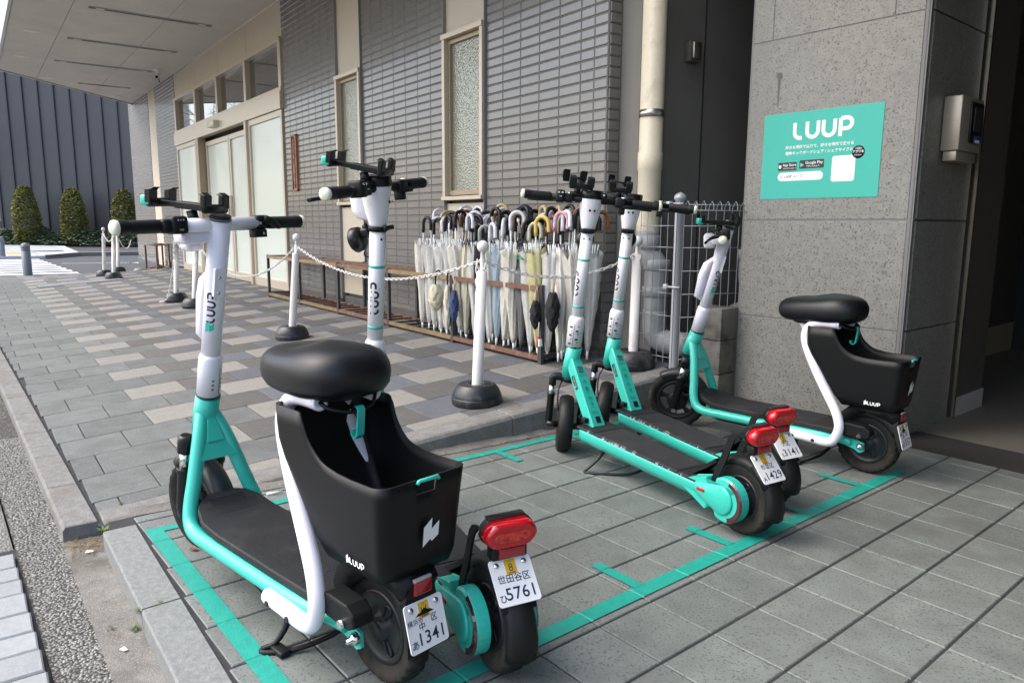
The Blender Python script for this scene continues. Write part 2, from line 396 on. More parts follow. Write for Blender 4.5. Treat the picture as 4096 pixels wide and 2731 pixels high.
for q, m in zip(rest, PAV):
    if q.v: tag(q.build('paver', m, tf), kind='stuff')
# terrace kerb stones (towards the scooters) with a sloping top
for a, b in ((.285, .80), (.804, 1.40), (1.404, 1.995), (2.0, 2.60), (2.604, 3.18)):
    q = MB(); r_ = .018
    rings = []
    for y in (a, a + .004, b - .004, b):
        zt = tz(y) + .002; zb = gz(-2.7, y) - .04; e = .004 if y in (a, b) else 0
        rings.append([(-2.835, y, zb), (-2.835, y, zt - e), (-2.725, y, zt - e), (-2.712, y, zt - .005 - e), (-2.702 , y, zt - .018), (-2.692, y, zb)])
    q.loft(rings, smooth=False); o = q.build('kerb_stone', GRANK, terr, M=MTERR.inverted())
# dirty mortar fillet along the foot of the kerb
q = MB(); prev = []
for i in range(40):
    y = .36 + i * .072; x = -2.69 + random.uniform(0, .012)
    prev.append([(-2.70, y, gz(x, y) + .012 + random.uniform(-.006, .008)), (x + .035, y, gz(x, y) + .002)])
q.loft(prev, cap=(False, False), closed=False); q.build('mortar_fillet', CONC, terr, M=MTERR.inverted())
# border stones of the terrace along the street
x = -2.75; n_ = 0
while x > -14:
    L_ = .46 if x > -7 else 1.2; x1 = x - L_ + .003; q = MB(); rings = []
    for xx in (x, x - .004, x1 + .004, x1):
        e = .003 if xx in (x, x1) else 0; zt = -.008 + .002
        rings.append([(xx, bord(xx, .110), -.12), (xx, bord(xx, .108), zt - .012 - e), (xx, bord(xx, .10), zt - e), (xx, bord(xx, .006), zt - e), (xx, bord(xx, .0), zt - .012 - e), (xx, bord(xx, .0), -.12)])
    q.loft(rings, smooth=False); q.build('border_stone', GRANK, terr, M=MTERR.inverted()); x -= L_; n_ += 1
# --- street side strips
def sline(x, y0): return y0 + .04 * (x + 2.38)
def quad_strip(name, xs, ya, yb, z, m, kind='structure'):
    q = MB(); vs = []; fs = []
    for x in xs: vs += [(x, sline(x, ya), z), (x, sline(x, yb), z)]
    for i in range(len(xs) - 1): fs.append((2 * i, 2 * i + 1, 2 * i + 3, 2 * i + 2) if xs[0] > xs[1] else (2 * i, 2 * i + 2, 2 * i + 3, 2 * i + 1))
    q.add(vs, fs); o = q.build(name, m); return tag(o, kind=kind)
xs = [4 - .5 * i for i in range(48)]
gq = MB(); gq.add([(-2.74, .16, -.056), (-2.74, .34, -.056), (-2.6, .40, -.056), (3.5, .52, -.056), (3.5, .30, -.056)], [(0, 4, 3, 2, 1)]); tag(gq.build('gutter', CONC), kind='structure')
AGGB = mat('aggregate_binder', (.045, .044, .040), .95, noise_amt=.3, speck=(.20, .195, .18), speck_scale=110, bump=1., bscale=110)
quad_strip('aggregate_strip', xs, .050, .207, -.060, AGGB)
quad_strip('street_bed', xs, -6.0, .045, -.066, CONC)
# pebbles of the exposed aggregate
PEB = mat('pebbles', (.27, .265, .25), .75, noise_amt=.6, scale=75, bump=.3, bscale=600)
ico = [(0, 0, 1)] + [(.894 * math.cos(a), .894 * math.sin(a), .447) for a in (0, 1.2566, 2.5133, 3.77, 5.0265)] + [(.95 * math.cos(a + .628), .95 * math.sin(a + .628), -.3) for a in (0, 1.2566, 2.5133, 3.77, 5.0265)]
icf = [(0, 1, 2), (0, 2, 3), (0, 3, 4), (0, 4, 5), (0, 5, 1)] + [(1 + i, 6 + i, 1 + (i + 1) % 5) for i in range(5)] + [(6 + i, 6 + (i + 1) % 5, 1 + (i + 1) % 5) for i in range(5)]
q = MB()
def pebbles(x0, x1, ya, yb, sp, z):
    nx = int((x1 - x0) / sp); ny = int((yb - ya) / sp)
    for i in range(nx):
        for j in range(ny):
            x = x0 + (i + random.random()) * sp; y = sline(x, ya + (j + random.random()) * sp)
            a = sp * random.uniform(.42, .72); b = a * random.uniform(.6, .95); h = a * random.uniform(.3, .6); t = random.uniform(0, 6.3); ct, st_ = math.cos(t), math.sin(t)
            q.add([(x + (vx * a * ct - vy * b * st_), y + (vx * a * st_ + vy * b * ct), z + vz * h) for vx, vy, vz in ico], icf, True)
pebbles(-2.75, -1.55, .056, .203, .0088, -.0605); pebbles(-4.3, -2.75, .056, .203, .0095, -.0605); pebbles(-4.2, -2.78, -.16, .040, .010, -.0665)
tag(q.build('pebble_surface', PEB), kind='stuff')
# granite setts
SET = mat('granite_sett', (.30, .325, .335), .8, noise_amt=.12, scale=40, speck=(.24, .25, .265), speck_scale=320, bump=.5, bscale=320, rnd=.08)
sett = MB(); sett.add([(-2.8, -.9, -.064), (1.5, -.9, -.064), (1.5, .19, -.064), (-2.8, .035, -.064)], [(0, 1, 2, 3)])
so = sett.build('sett_paving', MORT); tag(so, kind='structure')
edges = [-2.72, -2.605, -2.505, -2.40, -2.27, -2.15, -2.045, -1.93, -1.81, -1.69, -1.57, -1.45, -1.33, -1.2]
for a, b in zip(edges[:-1], edges[1:]):
    for r_ in range(3):
        y1 = sline((a + b) / 2, .040) - r_ * .31; y0 = y1 - .304; q = MB(); vs, fs = pack_top(a + .003, b - .003, y0, y1, .004, .03)
        q.add([(x, y, z - .046 + random.uniform(-.001, .001)) for x, y, z in vs], fs); q.build('sett', SET, so)
# --- the far street
q = MB(); q.add([(-18.4, -80, -.15), (-18.4, 60, -.15), (-90, 60, -.15), (-90, -80, -.15)], [(0, 1, 2, 3)]); tag(q.build('road', ASPH), kind='structure')
q = MB(); q.add([(60, -60, -.30), (60, 60, -.30), (-120, 60, -.30), (-120, -60, -.30)], [(0, 1, 2, 3)]); tag(q.build('ground', ASPH), kind='structure')
FPAV = mat('far_pavement', (.42, .44, .45), .85, noise_amt=.15, scale=3)
q = MB(); q.box((-17.6, -.55, -.20), (1.9, 1.5, .1)); tag(q.build('near_pavement', FPAV), kind='structure')
far = MB(); poly = [(-28.4, -8), (-27.5, 2.05), (-29.6, 3.1), (-38.7, 3.45), (-41.3, 1.1), (-46, -8)]
far.prism(poly, -.2, -.05); fp = far.build('far_pavement', FPAV); tag(fp, kind='structure')
JL = mat('paving_joint', (.2, .21, .22), .9)
q = MB()
for i in range(9): q.box((-29.5 - 1.5 * i, .4, -.047), (.03, 5.2 if i > 0 else 3, .004))
for yy in (-1, 0.4, 1.8): q.box((-35, yy, -.0465), (12, .03, .004))
q.build('paving_joints', JL, fp)
q = MB(); q.add([(-31.55, 1.01, -.044), (-31.9, 1.43, -.044), (-29.3, 1.36, -.044), (-28.95, .95, -.044)], [(0, 1, 2, 3)][::-1]); q.build('tactile_paving', mat('tactile_yellow', (.45, .36, .16), .8, noise_amt=.3, scale=30), fp)
q = MB(); q.lathe([(0.001, -.042), (.5, -.042), (.5, -.05)], 24, M=T(-31.9, 2.3, 0)); q.lathe([(.44, -.0415), (.47, -.0415)], 24, M=T(-31.9, 2.3, 0))
tag(q.build('manhole_cover', mat('cast_iron', (.09, .095, .1), .6, metal=.4)), 'round iron manhole cover in the pavement across the street', 'manhole cover')
q = MB()
for i in range(9):
    xa = -19.35 - i * .93 - (i * .02); q.box((xa - .23, 1.22 - .03 * i, -.147), (.46, 1.5, .006))
for i in range(9):
    xa = -19.35 - i * .93; q.box((xa - .23, -.6, -.147), (.46, 2.0, .006))
tag(q.build('crosswalk', RPAINT), 'white striped crosswalk on the street', 'road marking')
q = MB(); q.add([(-23.9, 3.7, -.146), (-23.8, 4.6, -.146), (-21.4, 4.6, -.146)], [(0, 1, 2)]); q.add([(-24.2, 2.05, -.146), (-24.1, 2.05, -.146), (-23.6, 4.8, -.146), (-23.7, 4.8, -.146)], [(0, 1, 2, 3)])
tag(q.build('road_line', RPAINT), 'thin white line and triangle painted on the far asphalt', 'road marking')
q = MB(); q.prism([(-27.5, 2.05), (-27.4, 1.9), (-29.05, 3.0), (-28.9, 6.5), (-29.4, 6.5), (-29.6, 3.1)], -.2, -.02); tag(q.build('far_kerb', mat('far_kerb', (.16, .15, .14), .9, noise_amt=.2)), kind='structure')
# drain grate in the terrace
ST2 = mat('galvanised', (.42, .44, .45), .5, metal=.6, noise_amt=.2)
gr = thing('drain_grate', 'long galvanised drain grate set in the terrace pavers near the street', 'drain grate', MTERR @ T(-13.25, 1.35, .003) @ RZ(.05))
q = MB(); q.box((0, 0, -.002), (.5, 1.15, .004)); q.build('drain_channel', MORT, gr)
q = MB()
for i in range(38): q.box((0, -.555 + i * .03, .004), (.46, .012, .006))
for s in (-.24, .24): q.box((s, 0, .004), (.02, 1.15, .008))
q.build('grate_bars', ST2, gr)
# entrance grate beside the granite pillar
gr = thing('entrance_grate', 'dark mesh floor grate across the building entrance by the granite pillar', 'drain grate', MPARK @ T(1.3, 2.665, 0))
q = MB(); q.box((0, 0, -.02), (2.72, .33, .02)); q.build('drain_channel', mat('pit_black', (.012, .012, .012), .9), gr)
q = MB()
for i in range(19): q.box((0, -.16 + i * .0178, -.003), (2.72, .005, .01))
for i in range(90): q.box((-1.35 + i * .03, 0, -.0045), (.004, .33, .006))
q.build('grate_bars', mat('grate_dark', (.055, .052, .048), .55, metal=.5), gr)
q = MB(); q.box((.9, 6.6, -.05), (6.4, 7.53, .1)); o = q.build('entrance_floor', mat('entrance_floor', (.15, .14, .125), .5, noise_amt=.12, scale=5, speck=(.2, .19, .17), speck_scale=200)); o.matrix_world = MPARK; tag(o, kind='structure')
# ================================================================== tiled building
BEIGE = mat('beige_panel', (.58, .51, .40), .5, noise_amt=.05, scale=2)
FRAME = mat('beige_aluminium', (.60, .52, .41), .35, metal=.25, noise_amt=.04, scale=10)
FRAMD = mat('tan_frame', (.38, .30, .21), .4, metal=.25)
WTILE = mat('glazed_wall_tile', (.18, .175, .165), .22, spec=.6, noise_amt=.08, scale=6, rnd=.06, coat=.25, bump=.06, bscale=60)
GROUT = mat('wall_grout', (.19, .165, .145), .9, noise_amt=.15)
PLIN = mat('polished_plinth', (.10, .105, .105), .12, coat=.4, noise_amt=.2, scale=30)
def hammered(name, col):
    m = mat(name, col, .08, spec=.8, coat=.6); N = m.node_tree.nodes; L = m.node_tree.links
    vo = N.new('ShaderNodeTexVoronoi'); vo.inputs['Scale'].default_value = 75; vo.feature = 'SMOOTH_F1'; g = N.new('ShaderNodeNewGeometry'); L.new(g.outputs['Position'], vo.inputs['Vector'])
    b = N.new('ShaderNodeBump'); b.inputs['Strength'].default_value = .5; b.inputs['Distance'].default_value = .008; L.new(vo.outputs['Distance'], b.inputs['Height']); L.new(b.outputs[0], N['Principled BSDF'].inputs['Normal']); L.new(b.outputs[0], N['Principled BSDF'].inputs['Coat Normal'])
    return m
HAM = hammered('hammered_glass', (.24, .25, .185))
FROST = mat('frosted_glass', (.66, .72, .64), .25, spec=.6, coat=.2)
CLEAR = mat('window_glass', (.045, .045, .04), .02, spec=1., coat=1.)
bd = thing('tiled_building', 'building clad in grey glazed tiles with beige doors and narrow windows', 'building', T(-11, YW, 0))
IB = bd.matrix_world.inverted()
def B(mb, name, m, par=None, kind=None):
    o = mb.build(name, m, par or bd, M=IB if par is None else None)
    if kind: o['kind'] = kind
    return o
bays = [(-4.573, -3.307), (-6.655, -5.165), (-8.795, -7.25), (-15.94, -14.28), (-18.76, -16.6)]
mb = MB()
for a, b in bays: mb.box(((a + b) / 2, YW + .1365, 2.2), (b - a, .27, 5.2))
for a, b in ((-5.165, -4.573), (-7.25, -6.655), (-16.6, -15.94)): mb.box(((a + b) / 2, YW + .16, 2.2), (b - a, .2, 5.2))
mb.box((-11.54, YW + .28, 2.2), (5.48, .1, 5.2)); mb.box((-18.66, 5.3, 2.2), (.2, 4.1, 5.2))
mb.box((-11.0, 7.3, 4.9), (15.4, 8.0, .2))
B(mb, 'wall_core', GROUT)
tiles = []
Z0, ZR = 2.294, .0610
def bayx(a, b):
    if b == -3.307: xs = [-3.307, -3.424, -3.547] + [-3.547 - .2052 * i for i in range(1, 6)]
    else: n = max(1, round((b - a) / .2055)); xs = [b - (b - a) * i / n for i in range(n + 1)]
    return xs
for a, b in bays:
    xs = bayx(a, b)
    for k in range(-34, 21):
        zb = Z0 + k * ZR
        if zb < .24 or zb > 3.53: continue
        for i in range(len(xs) - 1):
            x1, x0 = xs[i] - .0025, xs[i + 1] + .0025; c = V(((x0 + x1) / 2, YW, zb + ZR / 2)); d = seen(c, 1.03)
            tiles.append((d if d else 99, x0, x1, zb, d is not None))
tiles.sort(); shared = {}; rest = MB()
def tile_geo(w_, h_, ch=.006, th=.012):
    a, c = w_ / 2, h_ / 2
    vs = [(-a, th, -c), (a, th, -c), (a, th, c), (-a, th, c), (-a, .005, -c), (a, .005, -c), (a, .005, c), (-a, .005, c), (-a + .004, 0, -c + ch), (a - .004, 0, -c + ch), (a - .004, 0, c - ch), (-a + .004, 0, c - ch)]
    fs = [(0, 1, 5, 4), (1, 2, 6, 5), (2, 3, 7, 6), (3, 0, 4, 7), (4, 5, 9, 8), (5, 6, 10, 9), (6, 7, 11, 10), (7, 4, 8, 11), (8, 9, 10, 11)]
    return vs, fs
for n_, (d, x0, x1, zb, ok) in enumerate(tiles):
    w_, h_ = x1 - x0, ZR - .006; c = ((x0 + x1) / 2, YW - .004, zb + ZR / 2)
    if n_ < 296 and ok:
        k = round(w_, 3)
        if k not in shared: q = MB(); q.add(*tile_geo(w_, h_)); shared[k] = q.mesh('wall_tile', WTILE)
        inst('wall_tile', shared[k], bd, IB @ T(*c) @ RX(random.uniform(-.004, .004)) @ RZ(random.uniform(-.0015, .0015)))
    else:
        vs, fs = tile_geo(w_, h_); rest.add([(x + c[0], y + c[1], z + c[2]) for x, y, z in vs], fs)
for k in range(-34, 21):       # the return of the corner
    zb = Z0 + k * ZR
    if zb < .24: continue
    vs, fs = tile_geo(.088, ZR - .006); rest.add(vs, fs, False, T(-3.299, YW + .052, zb + ZR / 2) @ RZ(R(90)))
B(rest, 'wall_tile', WTILE, kind='stuff')
# plinth under the tiles
mb = MB()
for a, b in bays[:3]:
    mb.box(((a + b) / 2, YW + .12, .13), (b - a + .02, .26, .23)); mb.box(((a + b) / 2, YW - .012, .205), (b - a, .03, .045))
for a, b in ((-5.165, -4.573), (-7.25, -6.655)): mb.box(((a + b) / 2, YW + .12, .15), (b - a, .22, .22))
B(mb, 'plinth', mat('plinth_grey', (.10, .10, .098), .5, noise_amt=.2, scale=15))
mb = MB(); mb.box((-17.68, YW + .1, .0), (2.2, .23, .52)); mb.box((-15.1, YW + .1, .1), (1.64, .23, .32)); B(mb, 'plinth', PLIN)
# narrow windows with panels above and below
for a, b, zb, zt, hw in ((-5.160, -4.580, 1.189, 2.447, True), (-7.245, -6.660, 1.189, 2.455, True), (-16.6, -15.94, 0, 0, False)):
    c = (a + b) / 2; w_ = b - a
    if not hw:
        q = MB(); q.box((c, YW + .03, 1.95), (w_ - .02, .05, 3.6)); B(q, 'panel', BEIGE); continue
    q = MB(); q.box((c, YW + .035, (zt + 3.56) / 2 + .005), (w_ - .016, .05, 3.56 - zt - .01)); B(q, 'panel', BEIGE)
    q = MB(); q.box((c, YW + .035, (.29 + zb) / 2 - .012), (w_ - .016, .05, zb - .29 - .024)); B(q, 'panel', BEIGE)
    for s in (-1, 1):
        q = MB(); q.box((c + s * (w_ / 2 - .004), YW + .005, 1.9), (.008, .05, 3.3)); B(q, 'edge_trim', mat('grey_trim', (.25, .25, .25), .5))
    win = MB(); fw = .038
    for s in (-1, 1): win.box((c + s * (w_ / 2 - .008 - fw / 2), YW + .0, (zb + zt) / 2), (fw, .07, zt - zb))
    win.box((c, YW - .004, zt - fw / 2), (w_ - .012, .078, fw)); win.box((c, YW - .006, zb + .015), (w_ - .012, .085, .03))
    wo = B(win, 'window_frame', FRAME); bev(wo, .002)
    sash = MB(); g = .052
    for s in (-1, 1): sash.box((c + s * (w_ / 2 - .008 - g), YW + .018, (zb + zt) / 2), (.026, .03, zt - zb - .08))
    sash.box((c, YW + .017, zt - .058), (w_ - .09, .03, .03)); sash.box((c, YW + .017, zb + .058), (w_ - .09, .03, .036)); sash.build('sash', FRAMD, wo)
    gl = MB(); gl.box((c, YW + .028, (zb + zt) / 2), (w_ - .12, .006, zt - zb - .12)); gl.build('pane', HAM, wo)
# entrance screen
A0, A1 = -14.28, -8.80
q = MB()
for x0, x1 in ((-14.28, -12.80), (-12.795, -11.505), (-11.50, -10.155), (-10.15, -8.80)):
    q = MB(); q.box(((x0 + x1) / 2, YW + .03, 3.345), (x1 - x0 - .006, .05, .41)); B(q, 'panel', BEIGE)
q = MB(); q.box(((A0 + A1) / 2, YW + .01, 3.115), (A1 - A0, .09, .05)); q.box(((A0 + A1) / 2, YW + .01, 2.56), (A1 - A0, .09, .05))
for x in (-14.20, -12.82, -11.55, -10.185, -8.84): q.box((x, YW + .012, 2.84), (.085, .08, .51))
tw = B(q, 'transom_frame', FRAME); bev(tw, .003)
for a, b in ((-14.16, -12.862), (-12.778, -11.592), (-11.508, -10.227), (-10.143, -8.882)):
    g = MB(); g.box(((a + b) / 2, YW + .045, 2.84), (b - a, .01, .5)); g.build('pane', CLEAR, tw)
q = MB(); q.box(((A0 + A1) / 2, YW + .005, 2.435), (A1 - A0, .11, .20)); bev(B(q, 'door_header', FRAME), .004)
q = MB(); q.rbox((-11.57, YW - .085, 2.435), (.34, .09, .085), .012); B(q, 'door_sensor', mat('cream_plastic', (.66, .62, .50), .4))
def leaf(x0, x1, yo, zt, m=FRAME, st=.06, bot=.13):
    q = MB()
    for x in (x0 + st / 2, x1 - st / 2): q.box((x, YW + yo, (zt + .16) / 2), (st, .05, zt - .16))
    q.box(((x0 + x1) / 2, YW + yo - .001, zt - .035), (x1 - x0 - .01, .05, .07)); q.box(((x0 + x1) / 2, YW + yo - .001, .16 + bot / 2), (x1 - x0 - .01, .052, bot))
    o = B(q, 'door_leaf', m); bev(o, .003)
    g = MB(); g.box(((x0 + x1) / 2, YW + yo + .006, (zt + .25) / 2), (x1 - x0 - 2 * st + .01, .012, zt - .3)); g.build('pane', FROST, o)
    return o
leaf(-14.25, -12.83, .0, 2.33); leaf(-10.13, -8.83, .0, 2.33)
d1 = leaf(-12.60, -11.33, .075, 2.27); d2 = leaf(-11.31, -10.20, .075, 2.27)
for d_, x in ((d1, -11.37), (d2, -11.27)):
    q = MB(); q.rbox((x, YW + .03, 1.25), (.03, .04, .3), .01); q.build('pull_handle', FRAME, d_)
q = MB(); q.box((-12.715, YW + .0, 1.245), (.19, .12, 2.17)); bev(B(q, 'door_post', FRAMD), .004)
q = MB(); q.box((-10.165, YW + .0, 1.245), (.07, .12, 2.17)); bev(B(q, 'door_post', FRAME), .004)
q = MB(); q.box((-11.54, YW - .02, .155), (5.46, .12, .03)); B(q, 'door_sill', mat('sill_steel', (.5, .48, .44), .35, metal=.6))
# name plaque
t = thing('name_plaque', 'narrow upright wooden name board with raised characters on the tiled wall', 'sign', T(-8.48, YW - .012, 1.69))
ORW = mat('orange_wood', (.42, .13, .03), .5, noise_amt=.35, scale=20, stretch=(1, 1, .15))
q = MB(); q.box((0, .004, 0), (.135, .012, .61)); q.build('board', mat('plaque_grey', (.33, .27, .23), .55, noise_amt=.2), t)
q = MB()
for s in (-1, 1): q.box((s * .072, 0, 0), (.022, .03, .635)); q.box((0, 0, s * .309), (.166, .03, .018))
bev(q.build('frame', ORW, t), .002)
q = MB(); random.seed(3)
for i in range(15):
    for k in range(5):
        a = random.choice((0, 0, math.pi / 2, .7)); q.box((0, 0, 0), (random.uniform(.03, .075), .006, .007), T(random.uniform(-.02, .02), -.004, .27 - i * .0385 + random.uniform(-.012, .012)) @ RY(a))
q.build('carved_characters', mat('plaque_char', (.17, .10, .07), .5), t)
# ------------------------------------------------------------------ canopy
cn = thing('entrance_canopy', 'broad flat grey canopy over the entrance terrace with recessed lights', 'canopy', T(-11, 2, 3.54))
IC = cn.matrix_world.inverted()
SOF = mat('soffit_board', (.56, .53, .49), .9, noise_amt=.1, scale=2, speck=(.47, .45, .42), speck_scale=120, bump=.3, bscale=120)
def farx(y): return -15.56 - (y - .68) * (2.52 / 2.36)         # slanting far edge
ysb = [.655, 1.235, 2.262, 3.12]; xb = [-3.32, -4.2, -5.8, -7.4, -9.0, -10.6, -12.2, -13.8]
for i in range(3):
    y0, y1 = ysb[i] + .003, ysb[i + 1] - .003
    xe = [x for x in xb] 
    for k in range(len(xe)):
        x0 = xe[k] - .002; 
        if k < len(xe) - 1: poly = [(x0, y0), (x0, y1), (xe[k + 1] + .002, y1), (xe[k + 1] + .002, y0)]
        else: poly = [(x0, y0), (x0, y1), (farx(y1), y1), (farx(y0), y0)]
        q = MB(); q.prism(poly, 3.54, 3.56); o = q.build('soffit_panel', SOF, cn, M=IC)
q = MB(); q.prism([(-3.32, .65), (-3.32, 3.12), (farx(3.12), 3.12), (farx(.65), .65)], 3.563, 3.85); q.build('deck', SOF, cn, M=IC)
q = MB(); q.box((-9.45, .63, 3.72), (12.2, .035, .40)); L_ = V((farx(3.5) - farx(.63), 2.87, 0)); q.box((0, 0, 0), (.035, L_.length, .40), T((farx(.63) + farx(3.5)) / 2, 2.065, 3.72) @ RZ(math.atan2(-L_.x, L_.y)))
q.build('fascia', mat('fascia_metal', (.42, .43, .44), .5, metal=.3), cn, M=IC)
SLOT = mat('light_slot', (.035, .035, .035), .5); ALU = mat('aluminium', (.5, .5, .5), .4, metal=.7)
for x0, ya, yb in ((-10.45, 1.40, 2.80), (-12.33, 1.36, 2.78), (-14.13, 1.35, 2.77), (-16.1, 1.88, 2.75)):
    q = MB(); q.box((x0, (ya + yb) / 2, 3.537), (.075, yb - ya, .006)); o = q.build('linear_light', SLOT, cn, M=IC)
    q = MB()
    for s in (-1, 1): q.box((x0 + s * .036, (ya + yb) / 2, 3.5335), (.008, yb - ya, .012))
    q.build('trim', ALU, o)
    q = MB()
    for s in (ya + .12, yb - .12): q.box((x0, s, 3.5315), (.04, .09, .005))
    q.build('end_fitting', mat('lamp_end', (.7, .68, .6), .4), o)
for x0, y0 in ((-10.35, .99), (-12.2, .94), (-14.1, .915), (-15.85, 1.42), (-17.25, 2.66), (-8.5, 1.0), (-6.6, 1.0)):
    q = MB(); q.lathe([(.001, 3.53), (.075, 3.528), (.082, 3.535), (.1, 3.53), (.105, 3.54)], 24, M=T(x0, y0, 0)); q.build('downlight', mat('downlight_white', (.6, .58, .5), .4), cn, M=IC)
t = thing('security_camera', 'small white dome-mounted security camera hanging under the canopy', 'camera', T(-13.85, 2.79, 3.54))
q = MB(); q.lathe([(.001, 0), (.06, 0), (.06, -.02), (.02, -.03), (.018, -.09), (.001, -.09)], 16); q.build('mount', WHT, t)
q = MB(); q.cyl((.06, -.02, -.14), (-.07, .03, -.10), .032, 14); q.build('camera_body', WHT, t)
q = MB(); q.cyl((.064, -.022, -.142), (.075, -.027, -.145), .024, 12); q.build('lens', BLK, t)
q = MB(); q.tube([(0, 0, -.09), (.03, .02, -.19), (-.03, .03, -.2), (-.03, .02, -.05)], .006, 6, sub=4); q.build('cable', BLK, t)
# ------------------------------------------------------------------ side passage between the buildings
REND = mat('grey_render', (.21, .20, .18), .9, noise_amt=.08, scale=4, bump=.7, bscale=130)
ps = thing('rendered_side_wall', 'plain grey rendered side wall running back beside the drainpipe', 'wall', T(-3, 3.4, 0))
IP = ps.matrix_world.inverted()
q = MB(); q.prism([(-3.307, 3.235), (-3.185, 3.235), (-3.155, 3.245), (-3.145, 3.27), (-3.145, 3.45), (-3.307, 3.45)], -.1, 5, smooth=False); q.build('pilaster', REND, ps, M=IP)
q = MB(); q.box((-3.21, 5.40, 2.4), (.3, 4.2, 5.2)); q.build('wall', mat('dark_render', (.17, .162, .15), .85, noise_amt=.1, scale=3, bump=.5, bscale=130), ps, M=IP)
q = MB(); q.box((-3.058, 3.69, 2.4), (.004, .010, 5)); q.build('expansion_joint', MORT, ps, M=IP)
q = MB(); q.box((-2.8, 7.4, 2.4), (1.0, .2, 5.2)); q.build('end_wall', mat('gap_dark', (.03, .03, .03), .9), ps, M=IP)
t = thing('junction_box', 'small metal electrical box with lidded front on the dark side wall', 'electrical box', T(-3.056, 3.552, 2.015))
q = MB(); q.rbox((.018, 0, 0), (.05, .09, .115), .004); q.build('box', mat('box_brown', (.10, .09, .075), .5), t)
q = MB(); q.rbox((.050, .005, .005), (.018, .07, .095), .006); q.build('lid', STEEL, t)
t = thing('stain_streak', 'pair of dark rust streaks running down under the electrical box', 'stain', T(-3.026, 3.6, 1.6)) if False else None
CREAM = mat('cream_pipe', (.74, .66, .50), .4, noise_amt=.05, dirt=((.35, .3, .22), 6, .6, .9))
GPVC = mat('grey_pvc', (.34, .345, .35), .5, noise_amt=.12, scale=10, wear=((.42, .43, .44), 30, .70))
t = thing('drainpipe', 'cream downpipe with steel bracket joining grey elbows behind the mesh fence', 'pipe', T(-3.07, 3.26, 0))
r_ = .068
q = MB(); q.lathe([(r_, .93), (r_, 1.32), (r_ + .004, 1.325), (r_ + .004, 1.42), (r_, 1.425), (r_, 5)], 28); q.build('upper_pipe', CREAM, t)
q = MB(); q.lathe([(r_ + .004, 1.62), (r_ + .007, 1.62), (r_ + .007, 1.66), (r_ + .004, 1.66)], 28); q.cyl((-r_, 0, 1.64), (-r_ - .07, .02, 1.64), .012, 8); q.rbox((-r_ - .03, 0, 1.64), (.07, .012, .022), .004); q.build('bracket', STEEL, t)
q = MB(); q.tube([(0, 0, .97), (0, 0, .90), (.003, 0, .84), (.03, .015, .80), (.053, .03, .76), (.055, .03, .70), (.055, .03, .45)], r_ + .002, 20, sub=3); q.lathe([(r_ + .002, .86), (r_ + .012, .865), (r_ + .012, .94), (r_ + .002, .945)], 24)
for z in (.58, .74): q.lathe([(r_ + .002, z), (r_ + .011, z + .004), (r_ + .011, z + .06), (r_ + .002, z + .064)], 24, M=T(.055, .03, 0))
q.tube([(.055, .03, .5), (.055, .03, .40), (.075, .04, .34), (.14, .06, .31), (.28, .10, .31)], r_ + .004, 20, sub=3); q.build('elbow', GPVC, t)
t = thing('side_pipes', 'tangle of grey plastic pipes low in the dark passage behind the fence', 'pipe', T(-2.7, 3.9, 0))
q = MB(); q.tube([(-.15, .1, .2), (-.15, .1, .52), (-.13, .1, .6), (-.05, .1, .62), (.1, .1, .62)], .05, 16, sub=3); q.build('pipe', GPVC, t)
q = MB(); q.tube([(-.1, -.05, .85), (-.1, -.05, .73), (-.09, -.04, .65), (0, 0, .6), (.15, .05, .58)], .04, 14, sub=3); q.lathe([(.001, .86), (.047, .86), (.047, .79), (.04, .79)], 18, M=T(-.1, -.05, 0)); q.build('pipe', GPVC, t)
q = MB(); q.lathe([(.001, -.02), (.12, -.02), (.125, 0), (.12, .02), (.001, .02)], 28, M=T(-.06, -.12, .42) @ RX(R(80)) @ RY(R(10))); q.build('meter_cover', mat('cover_grey', (.20, .20, .19), .6), t)
q = MB(); q.box((-2.86, 3.62, .1), (.42, .12, .42)); tag(q.build('low_concrete_curb', mat('brown_concrete', (.10, .085, .065), .95, noise_amt=.35, scale=8)), 'stained low concrete curb behind the foot of the mesh fence', 'curb')
# stacked concrete blocks
BLKC = mat('concrete_block', (.165, .155, .14), .95, noise_amt=.18, scale=12, bump=1., bscale=220, dirt=((.055, .05, .04), 7, .52, .72), rnd=.08)
t = thing('block_pier', 'short pier of stacked grey concrete blocks against the granite pillar', 'block pier', MTILE @ T(-1.065, 2.50, -.02))
for z, h in ((0, .188), (.192, .188), (.384, .18)):
    q = MB(); q.rbox((0, 0, z + h / 2), (.165, .17, h), .004); q.build('block', BLKC, t)
# ------------------------------------------------------------------ mesh fence
FEN = mat('fence_paint', (.40, .42, .44), .4, metal=.3, noise_amt=.06)
t = thing('mesh_fence', 'grey welded wire mesh fence with rolled top closing off the side passage', 'fence', T(-2.771, 3.193, 0))
def fence_panel(p0, p1, zb, zt, hs):
    p0, p1 = V(p0), V(p1); d = p1 - p0; L_ = d.length; d.normalize(); n_ = V((d.y, -d.x, 0)); k = int(L_ / .048); q = MB()
    for i in range(k + 1):
        p = p0 + d * (i * L_ / k); pa = [p + V((0, 0, zb)), p + V((0, 0, zt - .05)), p + n_ * .012 + V((0, 0, zt - .02)), p + n_ * .035 + V((0, 0, zt)), p + n_ * .055 + V((0, 0, zt - .02)), p + n_ * .055 + V((0, 0, zt - .05))]
        q.tube(pa, .0022, 5, cap=(False, False))
    for z in hs: q.tube([p0 + V((0, 0, z)), p1 + V((0, 0, z))], .0024, 5)
    for o_, z in ((0, zt - .05), (.055, zt - .05), (.055, zt - .02)): q.tube([p0 + n_ * o_ + V((0, 0, z)), p1 + n_ * o_ + V((0, 0, z))], .0024, 5)
    return q
